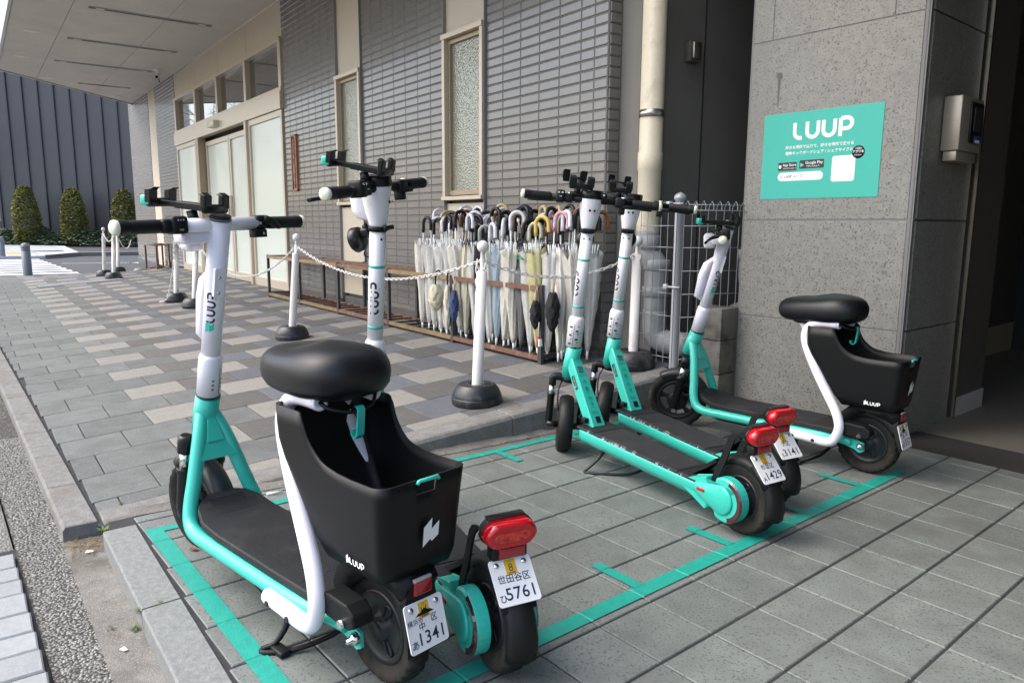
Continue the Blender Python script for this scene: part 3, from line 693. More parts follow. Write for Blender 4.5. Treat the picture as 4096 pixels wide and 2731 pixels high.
hs = [.25, .37, .49, .62, .75, .88, 1.0]
fence_panel((-.27, -.02, 0), (-.03, 0, 0), .22, 1.135, hs).build('mesh_panel', FEN, t)
fence_panel((.03, .005, 0), (.19, .42, 0), .22, 1.135, hs).build('mesh_panel', FEN, t)
q = MB(); q.lathe([(.026, .17), (.026, 1.14), (.034, 1.145), (.034, 1.16), (.026, 1.172), (.001, 1.185)], 20); q.box((0, -.02, .65), (.012, .02, .95)); q.build('post', FEN, t)
q = MB()
for z in (1.12, .66): q.tube([(-.06, -.03, z), (0, -.034, z), (.05, -.03, z)], .007, 8); q.rbox((-.055, -.03, z), (.03, .02, .03), .004)
q.build('clamp', FEN, t)
# ------------------------------------------------------------------ granite pillar
GP = mat('pillar_granite', (.225, .225, .205), .45, noise_amt=.16, scale=30, speck=(.095, .093, .085), speck_scale=105, bump=.12, bscale=200, dirt=((.165, .163, .15), 1.6, .5, .8))
SEAL = mat('sealant', (.17, .17, .17), .6)
pl = thing('granite_pillar', 'massive square pillar faced with speckled grey granite slabs', 'pillar', MTILE @ T(-.08, 2.576, 0))
q = MB(); q.box((-.46, .3405, 1.6), (.893, .68, 3.4)); q.build('core', SEAL, pl)
g = .004
rows = [(-.06, .503), (.507, 1.03), (1.036, 1.962), (1.968, 3.3)]
for z0, z1 in rows[:3]:
    q = MB(); q.box((-.462, .004, (z0 + z1) / 2), (.866, .012, z1 - z0 - g)); bev(q.build('granite_slab', GP, pl), .0015)
    q = MB(); q.box((-.006, .342, (z0 + z1) / 2), (.012, .622, z1 - z0 - g)); bev(q.build('granite_slab', GP, pl), .0015)
z0, z1 = rows[3]
for a, b in ((-.895, -.783), (-.778, -.162), (-.157, -.029)):
    q = MB(); q.box(((a + b) / 2, .004, (z0 + z1) / 2), (b - a, .012, z1 - z0)); bev(q.build('granite_slab', GP, pl), .0015)
q = MB(); q.box((-.006, .342, (z0 + z1) / 2), (.012, .622, z1 - z0)); bev(q.build('granite_slab', GP, pl), .0015)
q = MB(); q.box((-.014, .012, 1.6), (.018, .018, 3.4), RZ(0)); q.build('corner_joint', SEAL, pl)
for s in ((-.894, .352),): q = MB(); q.box((-.903, .35, 1.6), (.012, .68, 3.4)); q.build('granite_slab', GP, pl)
q = MB(); q.lathe([(.001, 0), (.018, 0)], 12, M=T(-.73, -.0035, 1.78) @ RX(R(90))); q.add([(-.739, -.003, 1.77), (-.722, -.003, 1.77), (-.729, -.003, 1.62), (-.733, -.003, 1.62)], [(0, 1, 2, 3)]); q.build('old_stain', mat('stain', (.12, .118, .108), .8), pl)
# entrance recess
en = thing('entrance_recess', 'dark building entrance beyond the pillar with pale skirting boards', 'building', MTILE @ T(0, 3.3, 0))
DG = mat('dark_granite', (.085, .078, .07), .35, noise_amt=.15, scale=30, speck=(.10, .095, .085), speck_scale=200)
q = MB(); q.box((-.066, -.03, 1.5), (.02, .02, 3.2)); q.build('metal_strip', mat('brass_strip', (.55, .5, .4), .25, metal=1.), en)
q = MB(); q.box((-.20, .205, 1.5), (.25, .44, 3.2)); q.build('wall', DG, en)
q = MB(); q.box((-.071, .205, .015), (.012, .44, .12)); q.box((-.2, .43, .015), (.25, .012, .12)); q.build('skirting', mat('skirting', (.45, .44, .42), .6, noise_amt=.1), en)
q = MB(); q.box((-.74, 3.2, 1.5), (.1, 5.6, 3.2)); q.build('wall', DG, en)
q = MB(); q.box((-.685, 3.2, .07), (.012, 5.6, .24)); q.build('skirting', mat('skirting_beige', (.30, .27, .20), .7), en)
q = MB(); q.box((1.2, 6.2, 1.5), (5, .2, 3.2)); q.box((3.0, 2.6, 1.5), (.2, 7, 3.2)); q.box((1.0, 2.6, 3.2), (5.0, 7.6, .2)); q.build('inner_shell', mat('inner_dark', (.13, .122, .11), .8), en)  # back wall, right wall and ceiling added to keep the entrance dark
q = MB(); q.box((3.0, 1.2, 3.6), (7.0, 9.4, .5)); q.build('shade_slab', SOF, en)  # unseen slab above the parking floor, added to darken its right side
q = MB(); q.box((3.3, -1.9, 1.6), (.3, 3.6, 3.6)); q.build('side_wall', GP, en)  # wall out of view to the right, added to dim the floor
# card reader
t = thing('intercom_box', 'stainless steel card reader box on the side of the granite pillar', 'intercom', MTILE @ T(-.066, 2.925, 1.465))
IST = mat('beige_steel', (.44, .39, .31), .38, metal=.45, noise_amt=.06, scale=90)
q = MB(); q.rbox((.03, 0, .02), (.08, .27, .25), .004); q.build('housing', IST, t)
q = MB(); q.rbox((.03, 0, -.13), (.06, .25, .045), .003); q.build('base', IST, t)
q = MB(); q.rbox((.074, .045, .03), (.012, .15, .19), .006); q.build('screen_bezel', BLKS, t)
q = MB(); q.box((.0815, .045, .045), (.002, .09, .11)); q.build('screen', mat('dark_screen', (.03, .035, .04), .08, coat=1.), t)
q = MB(); q.box((.083, .05, -.048), (.002, .075, .035)); q.build('card_label', mat('label_blue', (.05, .06, .35), .4), t)
q = MB(); q.box((.0845, .05, -.056), (.001, .055, .014)); q.build('card_label', WHT, t)
# ------------------------------------------------------------------ poster
PT = mat('poster_teal', (.035, .43, .35), .5, noise_amt=.02)
t = thing('poster', 'teal poster with white lettering stuck on the granite pillar', 'poster', MTILE @ T(-.567, 2.5725, 1.365) @ RX(R(90)))
q = MB(); q.box((0, 0, 0), (.628, .44, .002)); q.build('sheet', PT, t)
F_ = lambda b, s, x, y, bo=.0: (*text_geo(b, s, bo), 1, x, y, 0)
writing('lettering', [(*LUUP, .0775, .012, .127, 0)], WHT, t, T(0, 0, .002))
writing('tagline', [F_('好きな場所で借りて、好きな場所で返せる', .0192, .0, .042, .015), F_('電動キックボードシェア / シェアサイクル', .0192, .0, .012, .015)], WHT, t, T(0, 0, .002))
def rrect(w_, h_, r_, x=0, y=0): return [(x + sx * (w_ / 2 - r_) + r_ * math.cos(R(a0 + i * 22.5)), y + sy * (h_ / 2 - r_) + r_ * math.sin(R(a0 + i * 22.5))) for sx, sy, a0 in ((1, 1, 0), (-1, 1, 90), (-1, -1, 180), (1, -1, 270)) for i in range(5)]
q = MB(); q.prism(rrect(.105, .042, .004, -.165, -.053), .001, .002); q.prism(rrect(.132, .043, .004, -.032, -.047), .001, .002); q.build('store_badge', BINK, t)
q = MB(); q.prism(rrect(.25, .043, .021, -.092, -.106), .001, .002); q.build('search_field', WHT, t)
q = MB(); q.prism(rrect(.118, .125, .012, .135, -.078), .001, .002); q.build('code_panel', WHT, t)
q = MB(); q.lathe([(.001, .0024), (.031, .0024), (.031, .001)], 28, M=T(.205, -.003, 0)); q.build('round_badge', BINK, t)
writing('badge_text', [F_('App Store', .0185, -.153, -.046, .01), F_('からダウンロード', .0095, -.150, -.064, .01), F_('Google Play', .0195, -.018, -.040, .01), F_('で手に入れよう', .0105, -.024, -.058, .01), F_('ご利用は', .009, .205, .013, .01), F_('アプリを', .0145, .205, -.002, .02), F_('かんたん!', .0085, .205, -.018, .01)], WHT, t, T(0, 0, .0032))
writing('search_text', [F_('LUUP  ループ', .0165, -.128, -.106, .01), (*stroke_geo([arc(0, 0, .0045, 0, 360, 12), [(.0035, -.0035), (.007, -.007)]], .0014), 1, -.197, -.105, 0)], BINK, t, T(0, 0, .0032))
q = MB(); q.add([(-.092, -.038, 0), (-.092, -.062, 0), (-.072, -.05, 0)], [(0, 1, 2)], M=T(0, 0, .0032)); q.build('play_mark', mat('play_mark', (.15, .5, .5), .5), t)
q = MB(); q.prism([(x * .009 - .206, y * .0105 - .053) for x, y in [(.0, .55), (.35, .75), (.8, .6), (.6, .1), (.85, -.4), (.4, -1), (0, -.85), (-.4, -1), (-.85, -.3), (-.8, .5), (-.35, .75)]], .0025, .0032); q.build('fruit_mark', WHT, t)
# ------------------------------------------------------------------ far building, hedge, trees
MET = thing('metal_clad_building', 'dark grey ribbed metal building across the street', 'building', T(-44, 3, 0)); IM = MET.matrix_world.inverted()
P0, P1 = V((-44.5, 1.35, 0)), V((-39.0, 9.3, 0)); d = (P1 - P0); L_ = d.length; d.normalize(); ang = math.atan2(d.y, d.x)
MF = T(*P0) @ RZ(ang)
DK = mat('dark_metal_sheet', (.075, .079, .088), .42, metal=.3, noise_amt=.06, scale=.6)
q = MB(); q.box((L_ / 2, .5, 5.5), (L_, 1.0, 11.4), MF); q.build('wall', DK, MET, M=IM)
for i in range(13):
    q = MB(); q.box((.15 + i * L_ / 13, -.03, 5.4), (.045, .06, 11.2), MF); q.build('rib', mat('rib_metal', (.045, .048, .055), .45, metal=.3), MET, M=IM)
q = MB(); q.box((-6, .8, 5.5), (11.9, 1.0, 11.4), MF @ RZ(R(-14))); q.build('side_wall', mat('pale_side', (.24, .26, .29), .6, noise_amt=.06, scale=.5), MET, M=IM)
q = MB(); q.box((-6, .2, .45), (12, .5, 1.2), MF @ RZ(R(-14))); q.build('low_wall', mat('low_wall', (.42, .34, .28), .85, noise_amt=.1, scale=.8), MET, M=IM)
q = MB(); q.box((0, 0, 0), (12, .6, .5), T(-40.9, 4.6, -.02) @ RZ(ang)); tag(q.build('planting_bed', mat('soil', (.05, .04, .03), .95)), kind='structure')
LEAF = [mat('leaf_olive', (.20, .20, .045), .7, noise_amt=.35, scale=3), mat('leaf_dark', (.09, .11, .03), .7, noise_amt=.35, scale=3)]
BARK = mat('bark', (.07, .05, .035), .9)
def leafy(q, pts, s):
    for p in pts:
        a = random.uniform(0, 6.3); b = random.uniform(-1, 1); M_ = T(*p) @ RZ(a) @ RX(b) ; k = s * random.uniform(.6, 1.3)
        q.add([(-k * .4, 0, 0), (0, -k * .25, 0), (k * .6, 0, k * .1), (0, k * .25, 0)], [(0, 1, 2, 3)], False, M_)
random.seed(11)
for (x, y), h, lb in (((-41.97, 2.3), 2.72, 'egg shaped olive green conifer nearest the pale side wall'), ((-41.1, 4.15), 2.66, 'egg shaped conifer standing in the middle before the dark metal wall'), ((-40.2, 6.2), 2.64, 'egg shaped conifer half hidden behind the tiled wall corner')):
    t = thing('conifer_shrub', lb, 'shrub', T(x, y, -.1), 'clipped conifers across the street')
    q = MB(); q.cyl((0, 0, -.05), (0, 0, h * .5), .09, 8, .04); q.build('trunk', BARK, t)
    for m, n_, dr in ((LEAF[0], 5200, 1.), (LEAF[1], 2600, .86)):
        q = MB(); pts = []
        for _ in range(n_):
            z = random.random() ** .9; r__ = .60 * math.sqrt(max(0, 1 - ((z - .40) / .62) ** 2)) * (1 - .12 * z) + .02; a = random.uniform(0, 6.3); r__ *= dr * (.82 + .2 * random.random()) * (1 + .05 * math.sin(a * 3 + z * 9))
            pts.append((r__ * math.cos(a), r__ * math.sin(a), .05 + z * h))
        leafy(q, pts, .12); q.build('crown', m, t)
q = MB(); pts = []
for _ in range(15000):
    u = random.uniform(-.4, 11); v_ = random.gauss(0, .42); z = .65 * math.exp(-v_ * v_ / .5) * random.random() ** .4 * (1 + .25 * math.sin(u * 3) + .15 * math.sin(u * 7.3))
    p = MF @ V((u, -1.25 + v_, max(.02, z) - .05)); pts.append(tuple(p))
leafy(q, pts, .14); tag(q.build('hedge', mat('hedge_leaf', (.07, .11, .05), .65, noise_amt=.5, scale=4)), 'low dark ground cover hedge at the foot of the metal wall', 'hedge', kind='stuff')
# bare street tree opposite the entrance (seen mirrored in the transom panes)
random.seed(5)
t = thing('bare_tree', 'leafless street tree whose branches mirror in the transom panes', 'tree', T(-43, -6.2, -.15))
q = MB()
def branch(p, d, L_, r__, dep):
    P = [p]; 
    for i in range(4):
        d = (d + V((random.gauss(0, .22), random.gauss(0, .22), random.gauss(.03, .14)))).normalized(); P.append(P[-1] + d * L_ / 4)
    q.tube(P, [r__ * (1 - .14 * i) for i in range(5)], 6 if dep < 3 else 4, cap=(False, False))
    if dep < 5:
        for k in range(3 if dep < 4 else 2):
            j = random.choice((2, 3, 4)); a = random.uniform(0, 6.3); e = d.orthogonal().normalized(); e = Matrix.Rotation(a, 3, d) @ e
            branch(P[j], (d * .75 + e * random.uniform(.5, .95)).normalized(), L_ * random.uniform(.62, .8), r__ * .55, dep + 1)
q.tube([V((0, 0, 0)), V((.05, 0, 1.5)), V((0, .1, 3.2))], [.3, .24, .2], 10)
for k in range(4):
    a = k * 1.6; branch(V((0, .1, 3.0)), V((math.cos(a) * .7, math.sin(a) * .7, .8)).normalized(), 2.8, .14, 1)
q.build('branches', mat('tree_bark_dark', (.05, .04, .035), .9), t)
# bollards
BOL = mat('bollard_paint', (.16, .18, .20), .5, metal=.3, noise_amt=.1)
for (x, y, zb, zt_), lb in (((-18.9, .965, -.14, .561), 'grey round topped street bollard beside the crosswalk'), ((-27.8, .80, -.06, .546), 'grey street bollard across the road at the left edge')):
    t = thing('bollard', lb, 'bollard', T(x, y, zb), 'steel bollards at the crosswalk'); h = zt_ - zb; r__ = .088
    q = MB(); q.lathe([(r__, 0), (r__, h - .18), (r__ * .9, h - .175), (r__ * .9, h - .165), (r__, h - .16), (r__, h - .135), (r__ * .9, h - .13), (r__ * .9, h - .12), (r__, h - .115), (r__, h - .09), (r__ * .92, h - .05), (r__ * .65, h - .015), (.001, h)], 24); q.build('post', BOL, t)
# ================================================================== scooters
# local frame of a scooter: x forward, y left, z up, origin on the ground under the rear wheel
def rot_axis(p0, p1, ang):
    p0 = V(p0); ax = (V(p1) - p0).normalized(); return T(*p0) @ Matrix.Rotation(ang, 4, ax) @ T(*(-p0))
def wheel(root, x, r, wd, M, name='wheel', rimr=.62, spokes=0, disc=False):
    """tyre and rim; M is the steering matrix"""
    M = M @ T(x, 0, r)
    w2 = wd / 2
    prof = [(r * rimr, -w2 * .62), (r * .80, -w2 * .95), (r * .90, -w2), (r * .955, -w2 * .86), (r * .985, -w2 * .6), (r, -w2 * .25), (r, w2 * .25), (r * .985, w2 * .6), (r * .955, w2 * .86), (r * .90, w2), (r * .80, w2 * .95), (r * rimr, w2 * .62)]
    def mod(i, k):
        if i in (3, 8): return -.0045 if (k // 2) % 2 else 0
        if i in (4, 7): return -.004 if ((k + 1) // 2) % 2 else .001
        if i in (5, 6): return -.002 if (k + (1 if i == 6 else 0)) % 6 == 0 else 0
        return 0
    q = MB(); q.lathe(prof, 108, axis='Y', mod=mod); ty = q.build('tyre', RUB, root, M=M)
    q = MB(); rr = r * rimr
    if disc:
        q.lathe([(rr, -w2 * .6), (rr * .98, -w2 * .75), (rr * .86, -w2 * .62), (rr * .80, -w2 * .5), (.03, -w2 * .55), (.028, -w2 * 1.0), (.001, -w2 * 1.0)], 48, axis='Y')
        q.lathe([(.001, w2 * 1.0), (.028, w2 * 1.0), (.03, w2 * .55), (rr * .80, w2 * .5), (rr * .86, w2 * .62), (rr * .98, w2 * .75), (rr, w2 * .6)], 48, axis='Y')
        for k in range(3):
            for s in (-1, 1): q.tube([(rr * .35 * math.cos(a), s * w2 * .56, rr * .35 * math.sin(a)) for a in (k * 2.094 - .18,)] + [(rr * .74 * math.cos(a), s * w2 * .56, rr * .74 * math.sin(a)) for a in (k * 2.094 - .16, k * 2.094 + .16)] + [(rr * .35 * math.cos(k * 2.094 + .18), s * w2 * .56, rr * .35 * math.sin(k * 2.094 + .18))], .003, 5, sub=3)
    else:
        q.lathe([(rr * 1.0, -w2 * .6), (rr * .97, -w2 * .72), (rr * .84, -w2 * .6), (rr * .82, 0), (rr * .84, w2 * .6), (rr * .97, w2 * .72), (rr * 1.0, w2 * .6)], 48, axis='Y')
        q.lathe([(.001, -w2 * .7), (.034, -w2 * .7), (.042, -w2 * .4), (.042, w2 * .4), (.034, w2 * .7), (.001, w2 * .7)], 28, axis='Y')
        for k in range(5):
            a = k * 2 * math.pi / 5 + .3
            q.loft([[(R_ * math.cos(a + da), yy, R_ * math.sin(a + da)) for da, yy in ((-t_, -w2 * .3), (t_, -w2 * .3), (t_, w2 * .3), (-t_, w2 * .3))] for R_, t_ in ((.036, .30), (rr * .6, .13), (rr * .86, .17))], smooth=False)
    q.build('rim', DMET, root, M=M)
    return ty
def fender_band(q, xc, zc, r, wd, a0, a1, n=14, th=.003, lip=.016, taper=None):
    rings = []
    for i in range(n + 1):
        t = i / n; a = R(a0 + (a1 - a0) * t); k = 1 if not taper else taper(t); w_ = wd / 2 * k; ca, sa = math.cos(a), math.sin(a)
        P = [(-w_, r - lip), (-w_ * .97, r - lip * .4), (-w_ * .75, r), (0, r + .006), (w_ * .75, r), (w_ * .97, r - lip * .4), (w_, r - lip)]
        P2 = [(y * .95, rr - th) for y, rr in P[::-1]]
        rings.append([(xc + rr * ca, y, zc + rr * sa) for y, rr in P + P2])
    q.loft(rings)
def plate_at(root, cx, cz, tilt, area, number, sticker, kanji):
    """registration plate; tilt = lean of its top towards the front"""
    M = T(cx, 0, cz) @ Matrix(((0, math.sin(tilt), -math.cos(tilt), 0), (-1, 0, 0, 0), (0, math.cos(tilt), math.sin(tilt), 0), (0, 0, 0, 1)))
    q = MB(); q.prism(rrect(.1, .1, .007), -.0008, .0008); pl_ = q.build('number_plate', PLATE, root, M=M)
    q = MB(); a = rrect(.1, .1, .007); b = rrect(.094, .094, .005)
    q.loft([[(x, y, .0008) for x, y in a], [(x * .99, y * .99, .0022) for x, y in a], [(x, y, .0008) for x, y in b]], cap=(False, False)); q.build('plate_rim', PLATE, pl_)
    writing('plate_number', [(*text_geo(number, .0365, .008, 1.05), 1, .008, -.027, 0), (*text_geo(kanji, .019, .015), 1, -.036, -.034, 0)], INK, pl_, T(0, 0, .0012))
    if len(area) > 4:
        writing('plate_area', [(*text_geo(area[:3], .0135, .008), 1, -.027, .011, 0), (*text_geo(area[3], .0175, .012), 1, -.012, -.003, 0), (*text_geo(area[4], .0175, .012), 1, .021, .006, 0)], INK, pl_, T(0, 0, .0012))
    else: writing('plate_area', [(*text_geo(area, .0195, .012), 1, .0, .005, 0)], INK, pl_, T(0, 0, .0012))
    q = MB(); q.box((-.001, .030, .0013), (.026, .032, .0006)); st_ = q.build('plate_sticker', YEL, pl_)
    writing('sticker_number', [(*text_geo(sticker, .024, .0), 1, -.001, .028, 0), (*text_geo('12', .007, .0), 1, -.001, .0415, 0), (*text_geo('自賠責', .006, .01), 1, -.001, .0165, 0)], mat('sticker_ink', (.06, .07, .09), .5), st_, T(0, 0, .0018))
    q = MB()
    for s in (-1, 1): q = MB(); q.lathe([(.001, .0045), (.0045, .004), (.0065, .002), (.0068, .001)], 14, M=T(s * .033, .037, 0)); q.build('plate_screw', CHR, pl_)
    return pl_
def phone_holder(root, M, folded=False):
    """cradle lying along x (backwards negative) and y; origin on its clamp"""
    q = MB(); q.box((0, 0, .012), (.09, .032, .018)); q.box((.035, 0, .012), (.11, .024, .014))
    h = q.build('phone_holder', BLKS, root, M=M @ SCL(1.15, 1.15, 1.05)); bev(h, .003)
    def jaw(x, dirx):
        q.rbox((x, 0, .012), (.014, .085, .022), .004)
        for y in (-.032, .032):
            q.loft([[(x - dirx * .0, y + dy, .02), (x + dirx * .006, y + dy, .02)] for dy in (0,)] if False else [[(x - .007, y - .013, z_), (x + .007, y - .013, z_), (x + .007, y + .013, z_), (x - .007, y + .013, z_)] for z_ in (.012, .034, .044)] + [[(x - .006 + dirx * .012, y - .011, .052), (x + .004 + dirx * .012, y - .011, .046), (x + .004 + dirx * .012, y + .011, .046), (x - .006 + dirx * .012, y + .011, .052)]], smooth=False)
    for a_, b_ in ((-.052, 1), (.092, -1)):
        q = MB(); jaw(a_, b_); o = q.build('holder_jaw', BLKS, h); bev(o, .003)
    q = MB(); q.rbox((.100, .030, .016), (.026, .026, .026), .004); q.build('clamp_lever', TEAL, h)
    q = MB(); q.cyl((.01, 0, .0), (.0, 0, -.03), .012, 12); q.rbox((0, 0, -.028), (.035, .05, .012), .004); q.build('holder_stem', BLK, h)
    return h
def grips(root, zc, xc, S, ro=.0155, half=.282, dz=0.):
    for s in (1, -1):
        q = MB(); q.lathe([(ro, s * (half - .115)), (ro * 1.12, s * (half - .11)), (ro * 1.08, s * (half - .03)), (ro * 1.15, s * (half - .028)), (ro * 1.15, s * (half - .006))][::(1 if s > 0 else -1)], 24, M=T(xc, 0, zc), axis='Y')
        for k in range(11): q.lathe([(ro * 1.09, s * (half - .105 + k * .0065)), (ro * 1.14, s * (half - .103 + k * .0065)), (ro * 1.09, s * (half - .101 + k * .0065))][::(1 if s > 0 else -1)], 24, M=T(xc, 0, zc), axis='Y')
        q.build('grip', BLK, root, M=S)
        q = MB(); q.lathe([(ro * 1.18, s * (half - .006)), (ro * 1.24, s * (half - .002)), (ro * 1.2, s * (half + .004)), (ro * .8, s * (half + .0085)), (.001, s * (half + .010))][::(1 if s > 0 else -1)], 24, M=T(xc, 0, zc), axis='Y'); q.build('grip_end_cap', GLOW, root, M=S)
        q = MB(); q.tube([(xc + .012, s * (half - .14), zc), (xc + .05, s * (half - .13), zc - .008), (xc + .065, s * (half - .09), zc - .012), (xc + .075, s * (half - .02), zc - .014)], [.009, .008, .006, .006], 8, sub=3); q.build('brake_lever', BLKS, root, M=S)
def stem_text(root, S, p0, p1, r, x0, side, size, logo=None, m=None, yaw=0.):
    """LUUP running up a round stem between p0 and p1 (points in the side plane)"""
    a, b = V(p0), V(p1); up_ = (b - a).normalized(); out = V((math.sin(yaw), math.cos(yaw) * side, 0)); out = (out - up_ * out.dot(up_)).normalized(); rt_ = up_.cross(out)
    c = a + up_ * x0 + out * (r + .0007)
    M = Matrix(((rt_.x, up_.x, out.x, c.x), (rt_.y, up_.y, out.y, c.y), (rt_.z, up_.z, out.z, c.z), (0, 0, 0, 1)))
    o = writing('brand_lettering', [(*LUUP, size, 0, 0, R(90))], m or BINK, root, S @ M, wrap=r)
    if logo:
        lp = logo_poly(); vs = [(x, y, 0) for x, y in lp]
        L = MB(); q = []
        for x, y, z in vs: X = x * logo; Y = y * logo - size * 2.6; a_ = X / r; q.append((r * math.sin(a_), Y, r * (math.cos(a_) - 1) + .0004))
        cx = sum(p[0] for p in q) / 8; L.add(q, [(0, 1, 2, 5, 6, 7), (2, 3, 4, 5)]); L.build('brand_mark', TEAL, root, M=S @ M)
    return o
# ------------------------------------------------------------------ standing kick scooter
def kick_scooter(label, pos, head, steer, plate, drum_m=None, scuffs=0):
    x0, y0 = pos; root = thing('kick_scooter', label, 'kick scooter', T(x0, y0, gz(x0, y0)) @ RZ(head))
    S = rot_axis((1.03, 0, .13), (.858, 0, 1.154), R(steer)); I = Matrix.Identity(4)
    wheel(root, 0, .125, .062, I, rimr=.60, disc=True)
    wheel(root, 1.03, .122, .052, S, rimr=.60, disc=True)
    # deck
    q = MB(); rings = []
    for x, zt, k in ((.822, .158, .86), (.832, .150, .70), (.812, .167, .97), (.79, .168, 1), (.45, .1555, 1), (.15, .1435, 1), (.132, .143, .98)):
        if x == .832: continue
        h = .062; w_ = .078 * k
        rings.append([(x, -w_, zt), (x, -w_ * 1.03, zt - .010), (x, -w_ * 1.0, zt - h * .55), (x, -w_ * .82, zt - h * .92), (x, -w_ * .6, zt - h), (x, w_ * .6, zt - h), (x, w_ * .82, zt - h * .92), (x, w_ * 1.0, zt - h * .55), (x, w_ * 1.03, zt - .010), (x, w_, zt)])
    q.loft([[(.834, y * .8, z * .9 + .012) for _, y, z in rings[0]]] + rings); q.build('deck', TEAL, root)
    q = MB()
    def top(x): return .168 - (.79 - x) * .0382
    def slab(xa, xb, w_, h=.009):
        q.loft([[(x, -w_, top(x) - .002), (x, w_, top(x) - .002), (x, w_, top(x) + h * .5), (x, w_ * .93, top(x) + h), (x, -w_ * .93, top(x) + h), (x, -w_, top(x) + h * .5)] for x in (xa, xb)], smooth=False)
    slab(.828, .716, .0795); slab(.712, .235, .0795); slab(.231, .135, .0795)
    dm = q.build('deck_mat', MATR, root); bev(dm, .002)
    q = MB()
    for i in range(24):
        y = -.066 + i * .132 / 23
        for xa, xb in ((.705, .245),): q.box(((xa + xb) / 2, y, 0), (xa - xb, .0022, .0015), Matrix.Identity(4)) if False else q.loft([[(x, y - .0011, top(x) + .0092), (x, y + .0011, top(x) + .0092), (x, y + .0006, top(x) + .0104), (x, y - .0006, top(x) + .0104)] for x in (xa, xb)], smooth=False)
    q.build('grip_ridges', MATR, dm)
    # neck and head tube
    n0, n1 = V((.80, 0, .170)), V((.985, 0, .455)); up_ = (n1 - n0).normalized(); nn = V((up_.z, 0, -up_.x))
    q = MB(); rings = []
    for t, hw, hd in ((-.02, .035, .026), (0, .035, .026), (.35, .033, .027), (.75, .029, .026), (1.0, .024, .022)):
        c = n0 + (n1 - n0) * t; ch = .006
        rings.append([tuple(c + V((0, a, 0)) + nn * b) for a, b in ((-hw, -hd + ch), (-hw + ch, -hd), (hw - ch, -hd), (hw, -hd + ch), (hw, hd - ch), (hw - ch, hd), (-hw + ch, hd), (-hw, hd - ch))])
    q.loft(rings, smooth=False)
    q.tube([(1.002, 0, .352), (.961, 0, .489)], .0335, 28); nk = q.build('neck', TEAL, root)
    q = MB(); q.tube([(.9975, 0, .348), (1.002, 0, .330)], [.031, .028], 20); q.build('headset', BLK, root)
    # decals down the rear face of the neck
    outn = -nn; Mn = Matrix(((0, up_.x, outn.x, 0), (-1, up_.y, outn.y, 0), (0, up_.z, outn.z, 0), (0, 0, 0, 1)))
    Mn.translation = n0 + (n1 - n0) * .46 - nn * .0275
    tl = .34 * .5
    q = MB()
    for y, h in ((.105, .0105), (.088, .0105)): q = MB(); q.prism(rrect(.026, h, .0015, 0, y), .0, .0006); q.build('decal', BINK, nk, M=Mn)
    q = MB(); q.prism(rrect(.024, .028, .001, .004, -.135), .0, .0006); q.build('decal', BINK, nk, M=Mn)
    if scuffs:
        rn = random.Random(scuffs); q = MB()
        for _ in range(26):
            x = rn.choice((rn.uniform(.45, .66), rn.uniform(.15, .75))); sz = rn.uniform(.002, .009); dy = rn.uniform(-.002, .0025); zz = top(x) + .0035
            pl__ = [(sz * rn.uniform(.6, 1.6) * math.cos(a), sz * .3 * rn.uniform(.5, 1.3) * math.sin(a)) for a in [k * 1.047 for k in range(6)]]
            q.add([(x + px, .0795 + .0012, zz + py) for px, py in pl__], [(0, 1, 2, 3, 4, 5)][:1])
            q.add([(x + px, .0762 + dy + py * .5, top(x) + .0094) for px, py in pl__], [(5, 4, 3, 2, 1, 0), ])
        q.build('scuff_marks', mat('scuff_white', (.62, .63, .62), .7), dm)
    writing('decal_text', [(*text_geo('App Store', .006), 1, .002, .105, 0), (*text_geo('Google Play', .0055), 1, .001, .088, 0)], WHT, nk, Mn @ T(0, 0, .001))
    ic = lambda L_, w_, x, y: (*stroke_geo(L_, w_), 1, x, y, 0)
    gl = [(*text_geo('使い方ガイド', .0052), 1, 0, .068, 0), ic([rrect(.030, .009, .001)+[(.015, .0035)]], .0007, 0, .068), ic([[(0, .008), (0, -.004)], [(-.005, .001), (0, -.004), (.005, .001)], [(-.009, -.002), (-.009, -.008), (.009, -.008), (.009, -.002)]], .0012, 0, .044), (*text_geo('アプリをダウンロード', .0035), 1, 0, .031, 0),
          ic([[(-.01, 0), (-.002, 0), (0, .002), (.002, 0), (.01, 0)]], .0006, 0, .024), ic([[(-.008, .001), (-.008, .008), (-.001, .008), (-.001, .001), (-.008, .001)], [(.001, .001), (.001, .008), (.008, .008), (.008, .001), (.001, .001)], [(-.008, -.008), (-.008, -.001), (-.001, -.001), (-.001, -.008), (-.008, -.008)], [(.002, -.002), (.002, -.008)], [(.005, -.003), (.008, -.003)], [(.005, -.008), (.008, -.006)]], .0012, 0, .006), (*text_geo('QRを読み取る', .0036), 1, 0, -.007, 0),
          ic([[(-.01, 0), (-.002, 0), (0, .002), (.002, 0), (.01, 0)]], .0006, 0, -.014), ic([[(-.005, .009), (-.003, .009), (-.005, -.004), (.003, -.004), (.007, .001)], arc(-.006, -.006, .0025, 0, 360, 10), arc(.006, -.006, .0025, 0, 360, 10)], .0011, 0, -.030), (*text_geo('走行を開始する', .0036), 1, 0, -.042, 0),
          ic([[(-.01, 0), (-.002, 0), (0, .002), (.002, 0), (.01, 0)]], .0006, 0, -.050), ic([arc(0, .003, .006, -40, 220, 12) + [(0, -.009), (.0046, -.0008)], arc(0, .003, .002, 0, 360, 8)], .0011, 0, -.066), (*text_geo('ポートに返却する', .0036), 1, 0, -.080, 0),
          (*text_geo('事故緊急連絡先はこちら', .0036), 1, .002, -.098, 0), (*text_geo('0800-080-4333', .0050, .01), 1, .002, -.105, 0), (*text_geo('利用方法 お問い合わせ', .0034), 1, .002, -.112, 0)]
    writing('guide_print', gl, BINK, nk, Mn @ T(0, 0, .0004))
